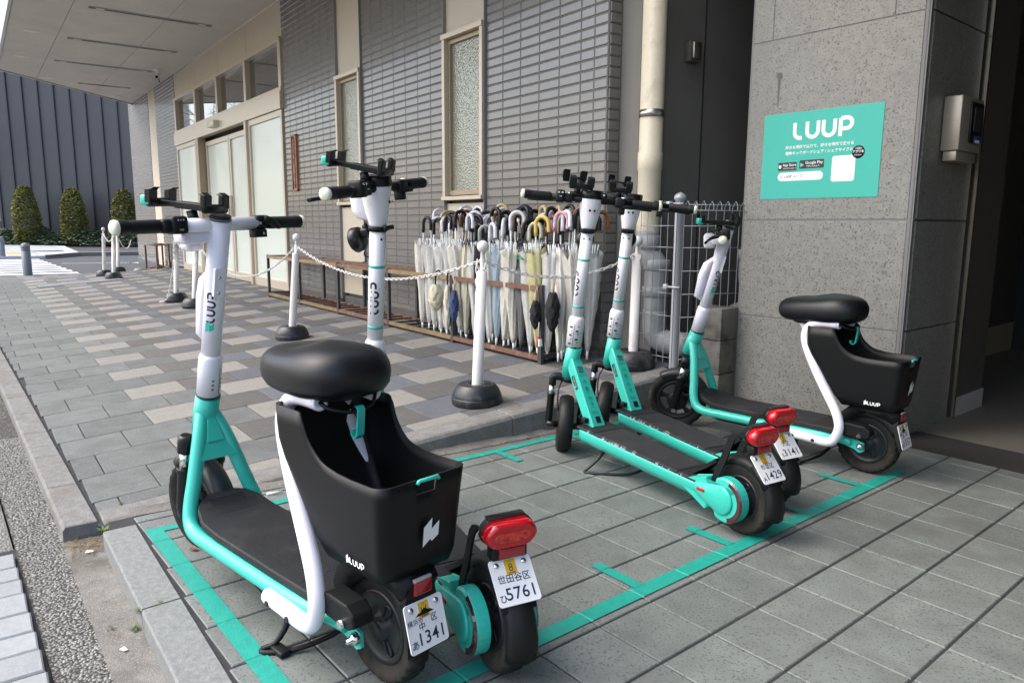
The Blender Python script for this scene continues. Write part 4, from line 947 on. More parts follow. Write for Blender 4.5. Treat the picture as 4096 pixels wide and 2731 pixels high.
    # serial label on the left flank
    Ml = Matrix(((up_.x, -nn.x, 0, 0), (0, 0, 1, 0), (up_.z, -nn.z, 0, 0), (0, 0, 0, 1))); Ml = T(*(n0 + (n1 - n0) * .60 + V((0, .0318, 0)))) @ Ml
    q = MB(); q.prism(rrect(.062, .019, .0015), 0, .0012); lb_ = q.build('serial_label', BINK, nk, M=Ml)
    writing('serial_text', [(*text_geo('型式認定 特定小型原動機付自転車', .0034), 1, 0, .005, 0), (*text_geo('定格出力 0.25kW  最高速度 20km/h', .0032), 1, 0, .0, 0), (*text_geo('LUUP', .005, .02), 1, -.018, -.0055, 0)], WHT, lb_, T(0, 0, .0016))
    q = MB(); c = n0 + (n1 - n0) * .10 + V((0, .044, 0)); q.rbox(tuple(c), (.03, .022, .022), .003); q.tube([tuple(c + V((.012, .012, .0))), tuple(c + V((.02, .016, .012))), tuple(c + V((.03, .0, .02)))], .0025, 6); q.build('lock_plug', BLK, root)
    # steering column
    q = MB(); ax = lambda z: (1.03 - (z - .13) * .16797, 0, z)
    q.tube([ax(.492), ax(.600), ax(.612), ax(.626)], [.0345, .0345, .033, .0265], 32); cl = q.build('column_collar', WHITE, root, M=S)
    q = MB(); q.tube([ax(.610), ax(1.0)], .0255, 32); st_ = q.build('stem', WHITE, root, M=S)
    q = MB()
    for z in (.664, .864): q = MB(); q.tube([ax(z), ax(z + .009)], .0259, 32); q.build('teal_band', TEAL, root, M=S)
    # round and drop shaped holes of the collar
    q = MB(); up2 = (V(ax(1)) - V(ax(0))).normalized()
    def on_collar(ang, z, poly, r=.0348, h=.0006):
        out = V((-math.cos(ang), math.sin(ang), 0)); out = (out - up2 * out.dot(up2)).normalized(); rt_ = up2.cross(out); c = V(ax(z)) + out * r
        Mx = Matrix(((rt_.x, up2.x, out.x, c.x), (rt_.y, up2.y, out.y, c.y), (rt_.z, up2.z, out.z, c.z), (0, 0, 0, 1))); q.prism(poly, 0, h, Mx)
    dot = lambda r: [(r * math.cos(a * .785), r * math.sin(a * .785)) for a in range(8)]
    for z, k in ((.582, 0), (.546, 0), (.508, 0)): on_collar(R(38), z, [(x * 1.9, y) for x, y in dot(.0042)]); on_collar(R(-8), z - .016, [(x * 1.9, y) for x, y in dot(.0042)])
    for z in (.566, .530): on_collar(R(30), z, dot(.0026)); 
    for z in (.586, .552, .516): on_collar(R(-16), z, dot(.0026))
    on_collar(R(14), .545, rrect(.0012, .098, .0005)); q.tube([ax(.5555), ax(.5567)], .0349, 32); q.tube([ax(.490), ax(.4925)], .0348, 32)
    for a_, z in ((30, .957), (-25, .957)): on_collar(R(a_), z, dot(.0042), .0254)
    for a_, z in ((-20, 1.075), (6, 1.075)): on_collar(R(a_), z, dot(.0052), .0428, .0008)
    q.build('collar_hole', BINK, root, M=S)
    stem_text(root, S, ax(.67), ax(.86), .0255, .098, 1, .026, yaw=R(-18) if steer > 0 else R(-33))
    # flared head, cap, lamp pod
    q = MB(); rings = []
    for z, rx, ry, dx in ((.985, .0258, .0258, 0), (1.005, .029, .030, 0), (1.04, .036, .038, .004), (1.08, .043, .044, .008), (1.115, .048, .046, .010), (1.119, .047, .045, .010)):
        c = ax(z); rings.append([(c[0] + dx + rx * math.cos(a * math.pi / 14), ry * math.sin(a * math.pi / 14), z + .06 * (rx * math.cos(a * math.pi / 14))) for a in range(28)])
    q.loft(rings)
    rings = []
    for z, x_, hw, dp in ((1.015, .915, .016, .018), (1.022, .925, .024, .03), (1.05, .935, .027, .036), (1.095, .935, .028, .036), (1.112, .93, .026, .034)):
        rings.append([(x_ + dp * math.cos(a * math.pi / 8), hw * math.sin(a * math.pi / 8), z) for a in range(16)])
    q.loft(rings); q.build('head', WHITE, root, M=S)
    q = MB(); rings = []
    for z, rx, ry in ((1.117, .0475, .0445), (1.120, .0495, .0465), (1.146, .0495, .0465), (1.153, .046, .043), (1.1535, .001, .001)):
        rings.append([(.872 + rx * math.cos(a * math.pi / 14), ry * math.sin(a * math.pi / 14), z + .06 * (rx * math.cos(a * math.pi / 14))) for a in range(28)])
    q.loft(rings); q.build('display_cap', BLKS, root, M=S)
    q = MB(); q.tube([(.935, 0, 1.0), (.925, 0, .985)], .01, 8); q.tube([ax(.980), ax(.9965)], .0305, 28); q.rbox((.845, .0, .988), (.012, .05, .014), .004); q.build('clamp_ring', BLK, root, M=S)
    q = MB(); q.lathe([(.001, -.022), (.024, -.021), (.038, -.012), (.041, .010), (.038, .014), (.001, .014)][::-1], 28, M=T(.965, 0, .955) @ RY(R(14)), axis='X'); q.rbox((.932, 0, .975), (.03, .03, .03), .006); q.tube([(.945, 0, .915), (.94, .012, .905), (.93, 0, .898), (.925, 0, .915)], .0025, 6, sub=3); q.build('lock_drum', BLKS, root, M=S)
    # handlebar
    q = MB(); q.tube([(.862, -.18, 1.112), (.862, .18, 1.112)], .013, 16); q.build('handlebar', BLK, root, M=S); grips(root, 1.112, .862, S)
    q = MB(); q.rbox((.856, .130, 1.116), (.050, .036, .050), .007); q.rbox((.858, .096, 1.112), (.036, .04, .036), .006); sw = q.build('switch_box', BLK, root, M=S)
    Ms = Matrix(((0, .5, -.866, .829), (-1, 0, 0, .130), (0, .866, .5, 1.130), (0, 0, 0, 1)))
    writing('switch_marks', [(*stroke_geo([[(-.012, 0), (-.005, .004), (-.005, -.004), (-.012, 0)], [(.012, 0), (.005, .004), (.005, -.004), (.012, 0)], [(-.004, -.018), (.002, -.020), (.006, -.016)]], .0011), 1, 0, 0, 0)], WHT, sw, Ms)
    q = MB(); q.rbox((.860, -.118, 1.112), (.040, .045, .040), .008); q.rbox((.85, -.150, 1.096), (.02, .05, .016), .006); q.rbox((.868, -.128, 1.082), (.034, .024, .034), .004); thb = q.build('throttle', BLK, root, M=S)
    q = MB(); q.lathe([(.001, 0), (.009, 0), (.009, -.004)], 14, M=T(.85, -.128, 1.1335) @ RZ(0)); q.build('speed_badge', WHT, thb)
    phone_holder(root, S @ T(.862, .060, 1.160) @ RZ(R(8)) @ RY(R(-14)))
    # fork
    q = MB()
    for s in (1, -1):
        q.tube([(1.0, 0, .340), (.998, s * .035, .345), (.998, s * .062, .345), (1.0, s * .072, .335), (1.003, s * .072, .305)], [.02, .018, .017, .0165, .0165], 14, sub=3)
    fk = q.build('fork_crown', BLK, root, M=S)
    q = MB(); e = lambda z: (1.03 - (z - .122) * .16 + .008)
    for s in (1, -1): q = MB(); q.tube([(e(.31) - .003, s * .072, .31), (e(.23), s * .072, .23)], .0115, 16); q.build('fork_tube', CHR, root, M=S)
    q = MB()
    for s in (1, -1): q = MB(); q.tube([(e(.268), s * .072, .268), (e(.262), s * .072, .262), (e(.258), s * .072, .258), (e(.13), s * .070, .13), (e(.108), s * .066, .108)], [.0185, .019, .0165, .0155, .012], 16); q.cyl((1.03, s * .028, .122), (1.03, s * .078, .122), .014, 12); q.build('fork_leg', BLKS, root, M=S)
    q = MB(); fender_band(q, 1.03, .122, .142, .066, 100, 212, lip=.03); q.build('front_mudguard', BLK, root, M=S)
    q = MB(); q.tube([(1.0, .03, .33), (.96, .045, .29), (.955, .04, .22), (.97, .02, .17)], .0035, 6, sub=4); q.build('brake_cable', BLK, root, M=S)
    # teal motor pods with reflectors
    for s in (1, -1):
        q = MB(); rings = []
        def outline(k):
            P = []
            for i in range(22): a = R(-118 + 236 * i / 21 + 180); P.append((.018 + .076 * k * math.cos(a), .118 + .076 * k * math.sin(a)))
            P += [(.10, .118 + .058 * k), (.165, .131 + .026 * k), (.195, .131 + .010 * k), (.195, .131 - .022 * k), (.165, .131 - .036 * k), (.10, .118 - .055 * k)] if True else []
            return P
        ol = outline(1); ol2 = outline(.93); 
        q.loft([[(x, s * .040, z) for x, z in ol], [(x, s * .073, z) for x, z in ol], [(x, s * .078, z) for x, z in ol2], ], smooth=False)
        pod = q.build('motor_pod', TEAL, root); bev(pod, .002)
        q = MB(); q.loft([[(xx + r_ * k_ * math.cos(R(a)), s * yy, zz + r_ * k_ * math.sin(R(a))) for xx, zz, r_, a in [(.028, .118, .050, 75 + i * 13) for i in range(17)] + [(.128, .130, .022, -75 + i * 14) for i in range(11)]] for k_, yy in ((1.0, .0775), (.98, .0835), (.90, .0865), (.1, .0865))]); q.build('hub_cap', TEAL, pod)
        q = MB(); rings = []
        for i in range(17):
            a = R(108 + 145 * i / 16); rings.append([(.018 + r_ * math.cos(a), s * yy, .118 + r_ * math.sin(a)) for r_, yy in ((.0575, .0782), (.0715, .0795), (.0765, .0745), (.0575, .0700))])
        q.loft(rings, smooth=False); q.build('side_reflector', DRED, pod)
        q = MB(); q.rbox((.112, s * .0872, .129), (.036, .004, .012), .002); q.build('small_reflector', RED, pod)
    # rear mudguard, lamp bracket
    q = MB(); fender_band(q, 0, .122, .142, .070, 52, 196, lip=.022, taper=lambda t: 1 if t < .8 else 1.05); q.loft([[(.10, -.034, .232), (.10, .034, .232), (.095, .034, .222), (.095, -.034, .222)], [(.15, -.036, .195), (.15, .036, .195), (.14, .036, .187), (.14, -.036, .187)], [(.215, -.045, .157), (.215, .045, .157), (.20, .045, .148), (.20, -.045, .148)]], smooth=False)
    q.loft([[(-.10, -.045, .225), (-.10, .045, .225), (-.095, .045, .21), (-.095, -.045, .21)], [(-.135, -.05, .19), (-.135, .05, .19), (-.115, .048, .175), (-.115, -.048, .175)], [(-.165, -.045, .135), (-.165, .045, .135), (-.155, .04, .125), (-.155, -.04, .125)]]) if False else None
    q.build('rear_mudguard', BLK, root)
    q = MB(); q.loft([[(x - w_, .050, z), (x + w_, .050, z), (x + w_, .056, z), (x - w_, .056, z)] for x, z, w_ in ((.085, .160, .012), (.075, .185, .014), (.045, .255, .014), (.028, .300, .013), (.018, .325, .014), (.0, .345, .016), (-.02, .352, .014))], smooth=False); bev(q.build('lamp_bracket', BLK, root), .001)
    lampM = T(-.052, 0, .347) @ RY(R(-5))
    hexo = [(-.064, 0), (-.059, .013), (-.048, .025), (-.038, .029), (.038, .029), (.048, .025), (.059, .013), (.064, 0), (.059, -.013), (.048, -.024), (.038, -.028), (-.038, -.028), (-.048, -.024), (-.059, -.013)]
    q = MB(); q.loft([[(x, y * k, z * k) for y, z in hexo] for x, k in ((.030, .74), (.028, .88), (.010, .98), (.008, 1.04), (.003, 1.04), (.002, 1.0))]); q.rbox((.014, 0, .0295), (.024, .090, .004), .0015)
    lh = q.build('lamp_housing', BLKS, root, M=lampM)
    q = MB(); q.loft([[(x, y * k, z * k) for y, z in hexo] for x, k in ((.002, 1.0), (-.018, .99), (-.026, .93), (-.0295, .84))]); q.build('lamp_lens', RED, lh)
    q = MB(); q.loft([[(x, y * .70, z * .40) for y, z in hexo] for x in (-.0292, -.0305)]); q.build('lamp_reflector', RED2, lh)
    q = MB(); q.rbox((-.050, 0, .302), (.030, .085, .030), .004); q.rbox((-.045, 0, .292), (.02, .07, .04), .004); q.loft([[(-.028, -.03, .31), (-.028, .03, .31), (-.02, .03, .31), (-.02, -.03, .31)], [(-.10, -.035, .215), (-.10, .035, .215), (-.088, .035, .21), (-.088, -.035, .21)]], smooth=False); rb = q.build('reflector_holder', BLK, root)
    q = MB(); q.rbox((-.0665, -.004, .303), (.006, .062, .022), .002); q.build('square_reflector', REDR, rb)
    q = MB(); q.loft([[(x + dx, y, z + dz) for y, dx, dz in ((-.04, 0, 0), (.04, 0, 0), (.036, .014, -.012), (-.036, .014, -.012))] for x, z in ((-.062, .255), (-.105, .215), (-.118, .195))]); q.build('plate_carrier', BLK, root)
    plate_at(root, -.0885, .248, R(41), *plate)
    # kickstand: bent wire
    q = MB(); q.tube([(.71, .03, .115), (.71, .035, .085), (.715, .055, .055), (.735, .098, .012), (.715, .106, .010), (.66, .055, .012), (.60, -.02, .016), (.58, -.07, .03)], [.011, .011, .006, .0055, .0055, .0055, .0055, .0055], 10, sub=3); q.build('kickstand', DMET, root)
    return root
# ------------------------------------------------------------------ seated scooter with basket
def seat_scooter(label, pos, head, steer, plate):
    x0, y0 = pos; root = thing('seated_scooter', label, 'seated scooter', T(x0, y0, gz(x0, y0)) @ RZ(head)); I = Matrix.Identity(4)
    S = rot_axis((.962, 0, .08), (.704, 0, 1.021), R(steer))
    wheel(root, 0, .127, .056, I, rimr=.66, disc=True)
    wheel(root, .945, .146, .058, S, rimr=.70)
    # frame
    q = MB(); q.tube([(.892, 0, .392), (.846, 0, .503)], .0345, 30)
    for s in (1, -1):
        q.tube([(.868, s * .012, .455), (.845, s * .028, .415), (.826, s * .046, .36), (.806, s * .072, .27), (.792, s * .092, .205), (.768, s * .104, .162), (.72, s * .108, .144), (.60, s * .108, .143), (.30, s * .106, .144), (.16, s * .098, .144), (.10, s * .085, .142), (.04, s * .075, .136)], [.0205] * 8 + [.0195, .0185, .017, .015], 18, sub=4)
        q.loft([[(x, s * .070, z) for x, z in ((.11, .158), (.02, .150), (-.012, .142), (-.014, .108), (.004, .098), (.03, .112), (.11, .128))], [(x, s * .078, z) for x, z in ((.11, .158), (.02, .150), (-.012, .142), (-.014, .108), (.004, .098), (.03, .112), (.11, .128))]], smooth=False)
    q.loft([[(x, -hw, z), (x, hw, z), (x + .014, hw * .9, z + .008), (x + .014, -hw * .9, z + .008)] for x, z, hw in ((.853, .475, .016), (.836, .44, .026), (.812, .37, .046), (.800, .335, .058), (.797, .325, .054))], smooth=False)
    fr = q.build('frame', TEAL, root)
    q = MB(); nz_ = V((-.93, 0, -.36)); c = V((.822, 0, .40)); upg = V((.36, 0, .93)); upg = V((.34, 0, .94)).normalized(); og = V((-upg.z, 0, upg.x))
    Mg = Matrix(((0, upg.x, og.x, c.x), (-1, 0, 0, 0), (0, upg.z, og.z, c.z), (0, 0, 0, 1))); q.prism([(-.026, -.03), (.026, -.03), (.013, .034), (-.013, .034)], .0, .0035, Mg); bev(q.build('gusset_pad', TEAL, fr), .003)
    q = MB(); q.tube([(.889, 0, .398), (.897, 0, .378), (.905, 0, .366)], [.030, .026, .02], 20); q.build('headset', BLK, root)
    # column
    ax = lambda z: (.846 - (z - .503) * .2741, 0, z)
    q = MB(); q.tube([ax(.505), ax(.508)], .0340, 30); q.build('collar_hole', BINK, root, M=S)
    q = MB(); q.tube([ax(.508), ax(.612), ax(.622), ax(.630)], [.0328, .0328, .031, .0272], 32); q.build('column_collar', WHITE2, root, M=S)
    q = MB(); q.tube([ax(.615), ax(.80), ax(1.008)], [.0268, .0272, .0292], 32)
    q.loft([[(x + .0, -w_, z) for w_ in (hw,)] + [(x, hw, z), (x + .05 * k, hw * .6, z - .004), (x + .05 * k, -hw * .6, z - .004)] for x, z, hw, k in ((.828, .668, .012, .1), (.822, .69, .018, .8), (.79, .80, .020, 1.0), (.772, .85, .020, .9), (.765, .88, .014, .1))])
    q.rbox((.745, -.002, .80), (.010, .034, .11), .004, M=Matrix.Identity(4)) if False else None
    q.tube([(.72, -.125, .994), (.72, .125, .994)], .0185, 20)
    q.rbox((.748, .052, .962), (.055, .095, .032), .008); q.rbox((.79, .04, .958), (.05, .05, .07), .014)
    st_ = q.build('stem', WHITE2, root, M=S)
    q = MB(); up2 = (V(ax(1)) - V(ax(0))).normalized(); outr = V((-up2.z, 0, up2.x))
    c = V(ax(.845)) + outr * .0275; Mx = Matrix(((0, up2.x, outr.x, c.x), (-1, 0, 0, 0), (0, up2.z, outr.z, c.z), (0, 0, 0, 1)))
    q.prism(rrect(.030, .082, .004, -.008, 0), -.006, .0032, Mx); cp = q.build('service_cover', WHITE2, root, M=S)
    q = MB()
    for y in (-.022, .022): q = MB(); q.lathe([(.001, .0052), (.0045, .005), (.0055, .0032)], 12, M=Mx @ T(-.008, y - .008, 0)); q.build('cover_screw', CHR, cp, M=I)
    q = MB(); 
    for s_, c0_ in ((R(-38), 0), (R(14), 0)):
        for z in (.560, .547, .534):
            out = V((-math.cos(s_), math.sin(s_), 0)); out = (out - up2 * out.dot(up2)).normalized(); rt_ = up2.cross(out); cc_ = V(ax(z)) + out * .0326
            q.prism([(.0032 * math.cos(a * .785), .0026 * math.sin(a * .785)) for a in range(8)], 0, .0008, Matrix(((rt_.x, up2.x, out.x, cc_.x), (rt_.y, up2.y, out.y, cc_.y), (rt_.z, up2.z, out.z, cc_.z), (0, 0, 0, 1))))
    out = V((-math.cos(R(-22)), math.sin(R(-22)), 0)); out = (out - up2 * out.dot(up2)).normalized(); rt_ = up2.cross(out); cc_ = V(ax(.553)) + out * .0326
    q.prism(rrect(.0012, .085, .0005), 0, .0008, Matrix(((rt_.x, up2.x, out.x, cc_.x), (rt_.y, up2.y, out.y, cc_.y), (rt_.z, up2.z, out.z, cc_.z), (0, 0, 0, 1)))); q.build('collar_slot', BINK, root, M=S)
    q = MB(); q.tube([ax(1.006), ax(1.013)], .0298, 30); q.build('cap_ring', mat('cap_grey', (.12, .12, .14), .4), root, M=S)
    q = MB(); q.tube([ax(1.012), ax(1.018), ax(1.020)], [.0292, .0288, .026], 30); q.build('top_cap', BLKS, root, M=S)
    stem_text(root, S, ax(.66), ax(.9), .0272, .115, 1, .0215, logo=.024, yaw=R(-40))
    grips(root, .994, .72, S, ro=.0155, half=.272)
    q = MB(); q.rbox((.716, .118, .996), (.046, .044, .046), .008); q.rbox((.716, .148, .994), (.034, .03, .036), .008); sw = q.build('switch_box', BLK, root, M=S)
    writing('switch_marks', [(*stroke_geo([[(-.010, .001), (-.006, .003), (-.006, -.001), (-.010, .001)], [(.010, .001), (.006, .003), (.006, -.001), (.010, .001)], arc(0, .001, .0012, 0, 360, 6)], .0009), 1, 0, .012, 0), (*text_geo('TOP', .006), 1, .0, -.012, 0)], WHT, sw, Matrix(((0, 0, -1, .692), (-1, 0, 0, .118), (0, 1, 0, .996), (0, 0, 0, 1))))
    q = MB(); q.rbox((.720, -.128, .996), (.036, .040, .040), .009); q.tube([(.705, -.135, 1.006), (.700, -.150, 1.0), (.700, -.175, .985), (.702, -.182, .980)], [.012, .012, .008, .006], 10, sub=2); q.rbox((.712, -.118, .966), (.03, .040, .022), .003); th_ = q.build('throttle', BLK, root, M=S)
    writing('speed_digit', [(*text_geo('6', .011, .02), 1, -.0, 0, 0)], WHT, th_, Matrix(((0, 0, -1, .6965), (-1, 0, 0, -.126), (0, 1, 0, .966), (0, 0, 0, 1))))
    phone_holder(root, S @ T(.735, .052, 1.030) @ RZ(R(22)) @ RY(R(-7)))
    # fork
    q = MB(); e = lambda z: (.945 + .010 - (z - .146) * .26)
    q.tube([(.905, 0, .366), (.905, .03, .362), (.905, .052, .36)], .018, 12); q.tube([(.905, 0, .366), (.905, -.03, .362), (.905, -.052, .36)], .018, 12)
    for s in (1, -1): q.tube([(e(.385), s * .054, .388), (e(.38), s * .054, .382), (e(.335), s * .054, .335)], [.014, .0225, .0225], 18)
    q.build('fork_crown', BLKS, root, M=S)
    q = MB()
    for s in (1, -1): q = MB(); q.tube([(e(.34), s * .054, .34), (e(.26), s * .054, .26)], .0145, 18); q.build('fork_tube', CHR, root, M=S)
    q = MB()
    for s in (1, -1): q = MB(); q.tube([(e(.284), s * .054, .284), (e(.280), s * .054, .280), (e(.272), s * .054, .272), (e(.262), s * .054, .262), (e(.15), s * .053, .15), (e(.118), s * .050, .118)], [.021, .0225, .0225, .0188, .018, .014], 18); q.cyl((.945, s * .022, .146), (.945, s * .056, .146), .015, 12); q.build('fork_leg', BLKS, root, M=S)
    q = MB(); q.lathe([(.001, .040), (.045, .038), (.05, .030), (.001, .028)][::-1], 24, M=T(.945, 0, .146), axis='Y'); q.build('brake_disc', BLKS, root, M=S)
    q = MB(); fender_band(q, .945, .146, .160, .066, 58, 168, lip=.022); q.build('front_mudguard', mat('mudguard_grey', (.03, .032, .035), .35), root, M=S)
    q = MB(); q.tube([(.87, .03, .37), (.875, .05, .33), (.90, .045, .25), (.93, .04, .17), (.945, .045, .11), (.95, .05, .085)], .0035, 6, sub=4); q.build('brake_cable', BLK, root, M=S)
    # deck
    def outl(k=1.):
        P = [(.095, .104), (.30, .108), (.60, .110), (.69, .106), (.745, .092), (.785, .066), (.808, .035), (.815, 0)]
        L_ = [(x, y * k) for x, y in P]; return L_ + [(x, -y) for x, y in L_[::-1][1:]]
    def dz(x): t = max(0, (x - .66) / .15); return .186 + .045 * t * t * (3 - 2 * t) * .8
    q = MB(); o1 = outl(); o2 = outl(.97); q.loft([[(x * .985 + .004, y * .96, dz(x) - .028) for x, y in o1], [(x, y, dz(x) - .020) for x, y in o1], [(x, y, dz(x) - .004) for x, y in o1], [(x * .996, y * .97, dz(x)) for x, y in o1]], cap=(True, False), smooth=False)
    rg = [[(x0_, y_, dz(x0_)) for y_ in [(-1 + 2 * j / 12) for j in range(13)]] for x0_ in ()]
    n_ = len(o1); half_ = [(x * .996, abs(y) * .97) for x, y in o1[:8]]
    vs = []; fs = []
    for x, y in half_:
        for j in range(9): vs.append((x, y * (-1 + j / 4), dz(x)))
    for i in range(7):
        for j in range(8): fs.append((i * 9 + j, i * 9 + j + 1, (i + 1) * 9 + j + 1, (i + 1) * 9 + j))
    q.add(vs, [f[::-1] for f in fs], True); dm = q.build('deck_mat', MATR, root)
    q = MB()
    for j in range(33):
        y = -.088 + j * .0055; xe = .66 if abs(y) < .09 else .6
        q.loft([[(x, y - .0011, dz(x) - .001), (x, y + .0011, dz(x) - .001), (x, y + .0006, dz(x) + .0014), (x, y - .0006, dz(x) + .0014)] for x in (.20, .40, .64)], smooth=False)
    for j in range(9):
        x = .70 + j * .0085; hw = .075 if x < .74 else .05
        q.loft([[(x - .0014 + .3 * y * y, y, dz(x) - .001), (x + .0014 + .3 * y * y, y, dz(x) - .001), (x + .3 * y * y, y, dz(x) + .0018)] for y in (-hw, -hw * .5, 0, hw * .5, hw)], smooth=False)
    q.build('grip_ridges', MATR, dm)
    q = MB(); q.loft([[(x, -w_, z - .05), (x, w_, z - .05), (x, w_ * 1.1, z), (x, -w_ * 1.1, z)] for x, w_, z in ((.16, .07, .155), (.20, .082, .155), (.66, .082, .155), (.72, .06, .158))], smooth=False); bev(q.build('battery_box', BLK, root), .004)
    q = MB(); q.loft([[(.50, s * .112, .125), (.50, s * .10, .118), (.16, s * .10, .112), (.16, s * .112, .12)] for s in (1,)] + [[(.50, .108, .121), (.50, .10, .116), (.16, .10, .110), (.16, .108, .118)]], smooth=False) if False else None
    # seat posts: bent white tubes left and right
    path = [(.285, .134), (.20, .132), (.144, .128), (.104, .134), (.084, .160), (.074, .198), (.082, .236), (.106, .282), (.168, .372), (.215, .448), (.252, .520), (.262, .566), (.246, .602), (.205, .618), (.128, .618)]
    for s in (1, -1):
        ys_ = [.126] * 4 + [.126, .126, .123, .117, .104, .095, .087, .081, .075, .072, .070]
        q = MB(); q.tube([(x, s * y, z) for (x, z), y in zip(path, ys_)], .0192, 22, sub=4)
        q.lathe([(.0192, 0), (.0192, -.004), (.011, -.0045), (.009, .004)], 20, M=T(.128, s * .070, .618) @ RY(R(90))) 
        q.sphere((.285, s * .126, .134), .0190, 8); sp_ = q.build('seat_post', WHITE2, root)
        for x, z in ((.262, .131), (.172, .128)): q = MB(); q.cyl((x, s * .138, z), (x, s * .1475, z), .0072, 14); q.build('post_bolt', DMET, sp_)
    q = MB(); q.loft([[(.285, -.045, .625), (.285, .045, .625), (.325, .045, .628), (.325, -.045, .628)], [(.268, -.045, .575), (.268, .045, .575), (.300, .042, .578), (.300, -.042, .578)]], smooth=False); bev(q.build('seat_bracket', WHITE2, root), .006)
    # seat
    P = []
    for i in range(40):
        a = 2 * math.pi * i / 40; ca, sa = math.cos(a), math.sin(a); n__ = .72
        x = math.copysign(abs(ca) ** n__, ca); y = math.copysign(abs(sa) ** n__, sa); t = (x + 1) / 2
        P.append((.236 + .181 * x, y * (.126 - .036 * t), t))
    rings = []
    for z, k in ((.616, .30), (.617, .60), (.621, .80), (.630, .92), (.645, .99), (.664, 1.015), (.683, 1.0), (.700, .945), (.7125, .85), (.7215, .70), (.7275, .50), (.7305, .28), (.731, .06)):
        rings.append([((x - .236) * (1 - (1 - k) * .82) + .236, y * k, z + (.018 * (.5 - t)) * (1 if z > .66 else .4) + (-.006 * math.exp(-((t - .6) / .25) ** 2) * (1 if z > .70 else 0))) for x, y, t in P])
    q = MB(); q.loft(rings); q.build('seat', SEATM, root)
    q = MB(); q.loft([[((x - .236) * k + .236 - .01, y * k, z + .010 * (1 - t)) for x, y, t in P] for z, k in ((.604, .62), (.610, .70), (.616, .66))]); q.build('seat_base', BLK, root)
    # basket
    def ztop(x, y, rear):
        pts = [(.30, .605), (.131, .605), (.121, .592), (.112, .566), (.098, .545), (.082, .528), (.060, .513), (.040, .506), (.0, .500), (-.05, .498), (-.20, .501)]
        for (xa, za), (xb, zb) in zip(pts[:-1], pts[1:]):
            if xa >= x >= xb: z = za + (zb - za) * ((xa - x) / (xa - xb)); break
        else: z = .5
        if rear and abs(y) < .026: z -= .032
        return z
    def rim_at(z):
        t = (z - .292) / .31; xf = .099 + (.148 * min(1, t / .71)) + .004 * max(0, t - .71); xr = -.123 - .024 * min(1, t * 1.4); return xf, xr, .098 + .022 * min(1, t * 1.1)
    def perim():
        out = []; rr = .17                       # parametric rounded rectangle: (fx, fy) in [-1,1], fx=1 front
        def seg(a, b, n): return [(a[0] + (b[0] - a[0]) * i / n, a[1] + (b[1] - a[1]) * i / n) for i in range(n)]
        def cor(cx, cy, a0, rx, ry, n=5): return [(cx + rx * math.cos(R(a0 + 90 * i / n)), cy + ry * math.sin(R(a0 + 90 * i / n))) for i in range(n)]
        rx, ry = .16, .24
        out += seg((1, -1 + ry), (1, 1 - ry), 4) + cor(1 - rx, 1 - ry, 0, rx, ry) + seg((1 - rx, 1), (-1 + rx, 1), 34) + cor(-1 + rx, 1 - ry, 90, rx, ry)
        out += seg((-1, 1 - ry), (-1, .235), 3) + [(-1, .235), (-1, .215)] + seg((-1, .2), (-1, -.2), 4) + [(-1, -.215), (-1, -.235)] + seg((-1, -.25), (-1, -1 + ry), 3) + cor(-1 + rx, -1 + ry, 180, rx, ry) + seg((-1 + rx, -1), (1 - rx, -1), 34) + cor(1 - rx, -1 + ry, 270, rx, ry)
        return out
    PR_ = perim(); outer = []; inner = []; NZ = 9
    tops = []
    for fx, fy in PR_:
        z = .55
        for _ in range(14):
            xf, xr, hw = rim_at(z); x = (xf + xr) / 2 + fx * (xf - xr) / 2; z = z * .4 + .6 * ztop(x, fy * hw, fx < -.98)
        tops.append(z)
    for lev in range(NZ):
        ro = []; ri = []
        for (fx, fy), zt in zip(PR_, tops):
            z = .292 + (zt - .292) * lev / (NZ - 1); xf, xr, hw = rim_at(z)
            k = .95 if lev == 0 else 1
            x = (xf + xr) / 2 + fx * k * (xf - xr) / 2; y = fy * hw * k; ro.append((x, y, z))
            x = (xf + xr) / 2 + fx * ((xf - xr) / 2 - .005); y = fy * (hw - .005); ri.append((x, y, max(z, .298)))
        outer.append(ro); inner.append(ri)
    q = MB(); q.loft(outer + inner[::-1], cap=(True, True)); bk = q.build('basket', mat('basket_plastic', (.005, .0055, .006), .45, spec=.28, noise_amt=.1, scale=5, bump=.05, bscale=1200, coords='Object', wear=((.25, .25, .25), 60, .77)), root)
    q = MB(); q.tube([(-.1495, -.0275, .493), (-.150, -.024, .4985), (-.150, .024, .4985), (-.1495, .0275, .493)], .0042, 10); q.build('basket_handle', TEAL, bk)
    Mr = Matrix(((0, -.115, -.993, -.1405), (-1, 0, 0, 0), (0, .993, -.115, .382), (0, 0, 0, 1)))
    lp = logo_poly(); q = MB(); q.add([(x * .040, y * .040, .0012) for x, y in lp], [(0, 1, 2, 5, 6, 7), (2, 3, 4, 5)]); q.build('brand_mark', WHT, bk, M=T(-.0005, -.012, 0) @ Mr)
    Ms = T(-.035, .1015, .318) @ Matrix(((-1, 0, 0, 0), (0, .075, .997, 0), (0, .997, -.075, 0), (0, 0, 0, 1)))
    writing('brand_lettering', [(*LUUP, .0125, .010, 0, 0), ([(x, y, 0) for x, y in lp], [(0, 1, 2, 5, 6, 7), (2, 3, 4, 5)], .0145, -.0205, .001, 0)], WHT, bk, Ms @ T(0, 0, .0016))
    q = MB(); q.tube([(.128, .070, .618), (.105, .062, .606), (.085, .03, .597), (.082, 0, .596), (.09, -.04, .604), (.12, -.070, .618)], .0045, 8, sub=5); q.build('bungee_cord', BLK, root)
    q = MB(); hp = [(.084, .604), (.078, .606), (.073, .598), (.076, .570), (.080, .540), (.090, .531), (.100, .536), (.101, .548)]
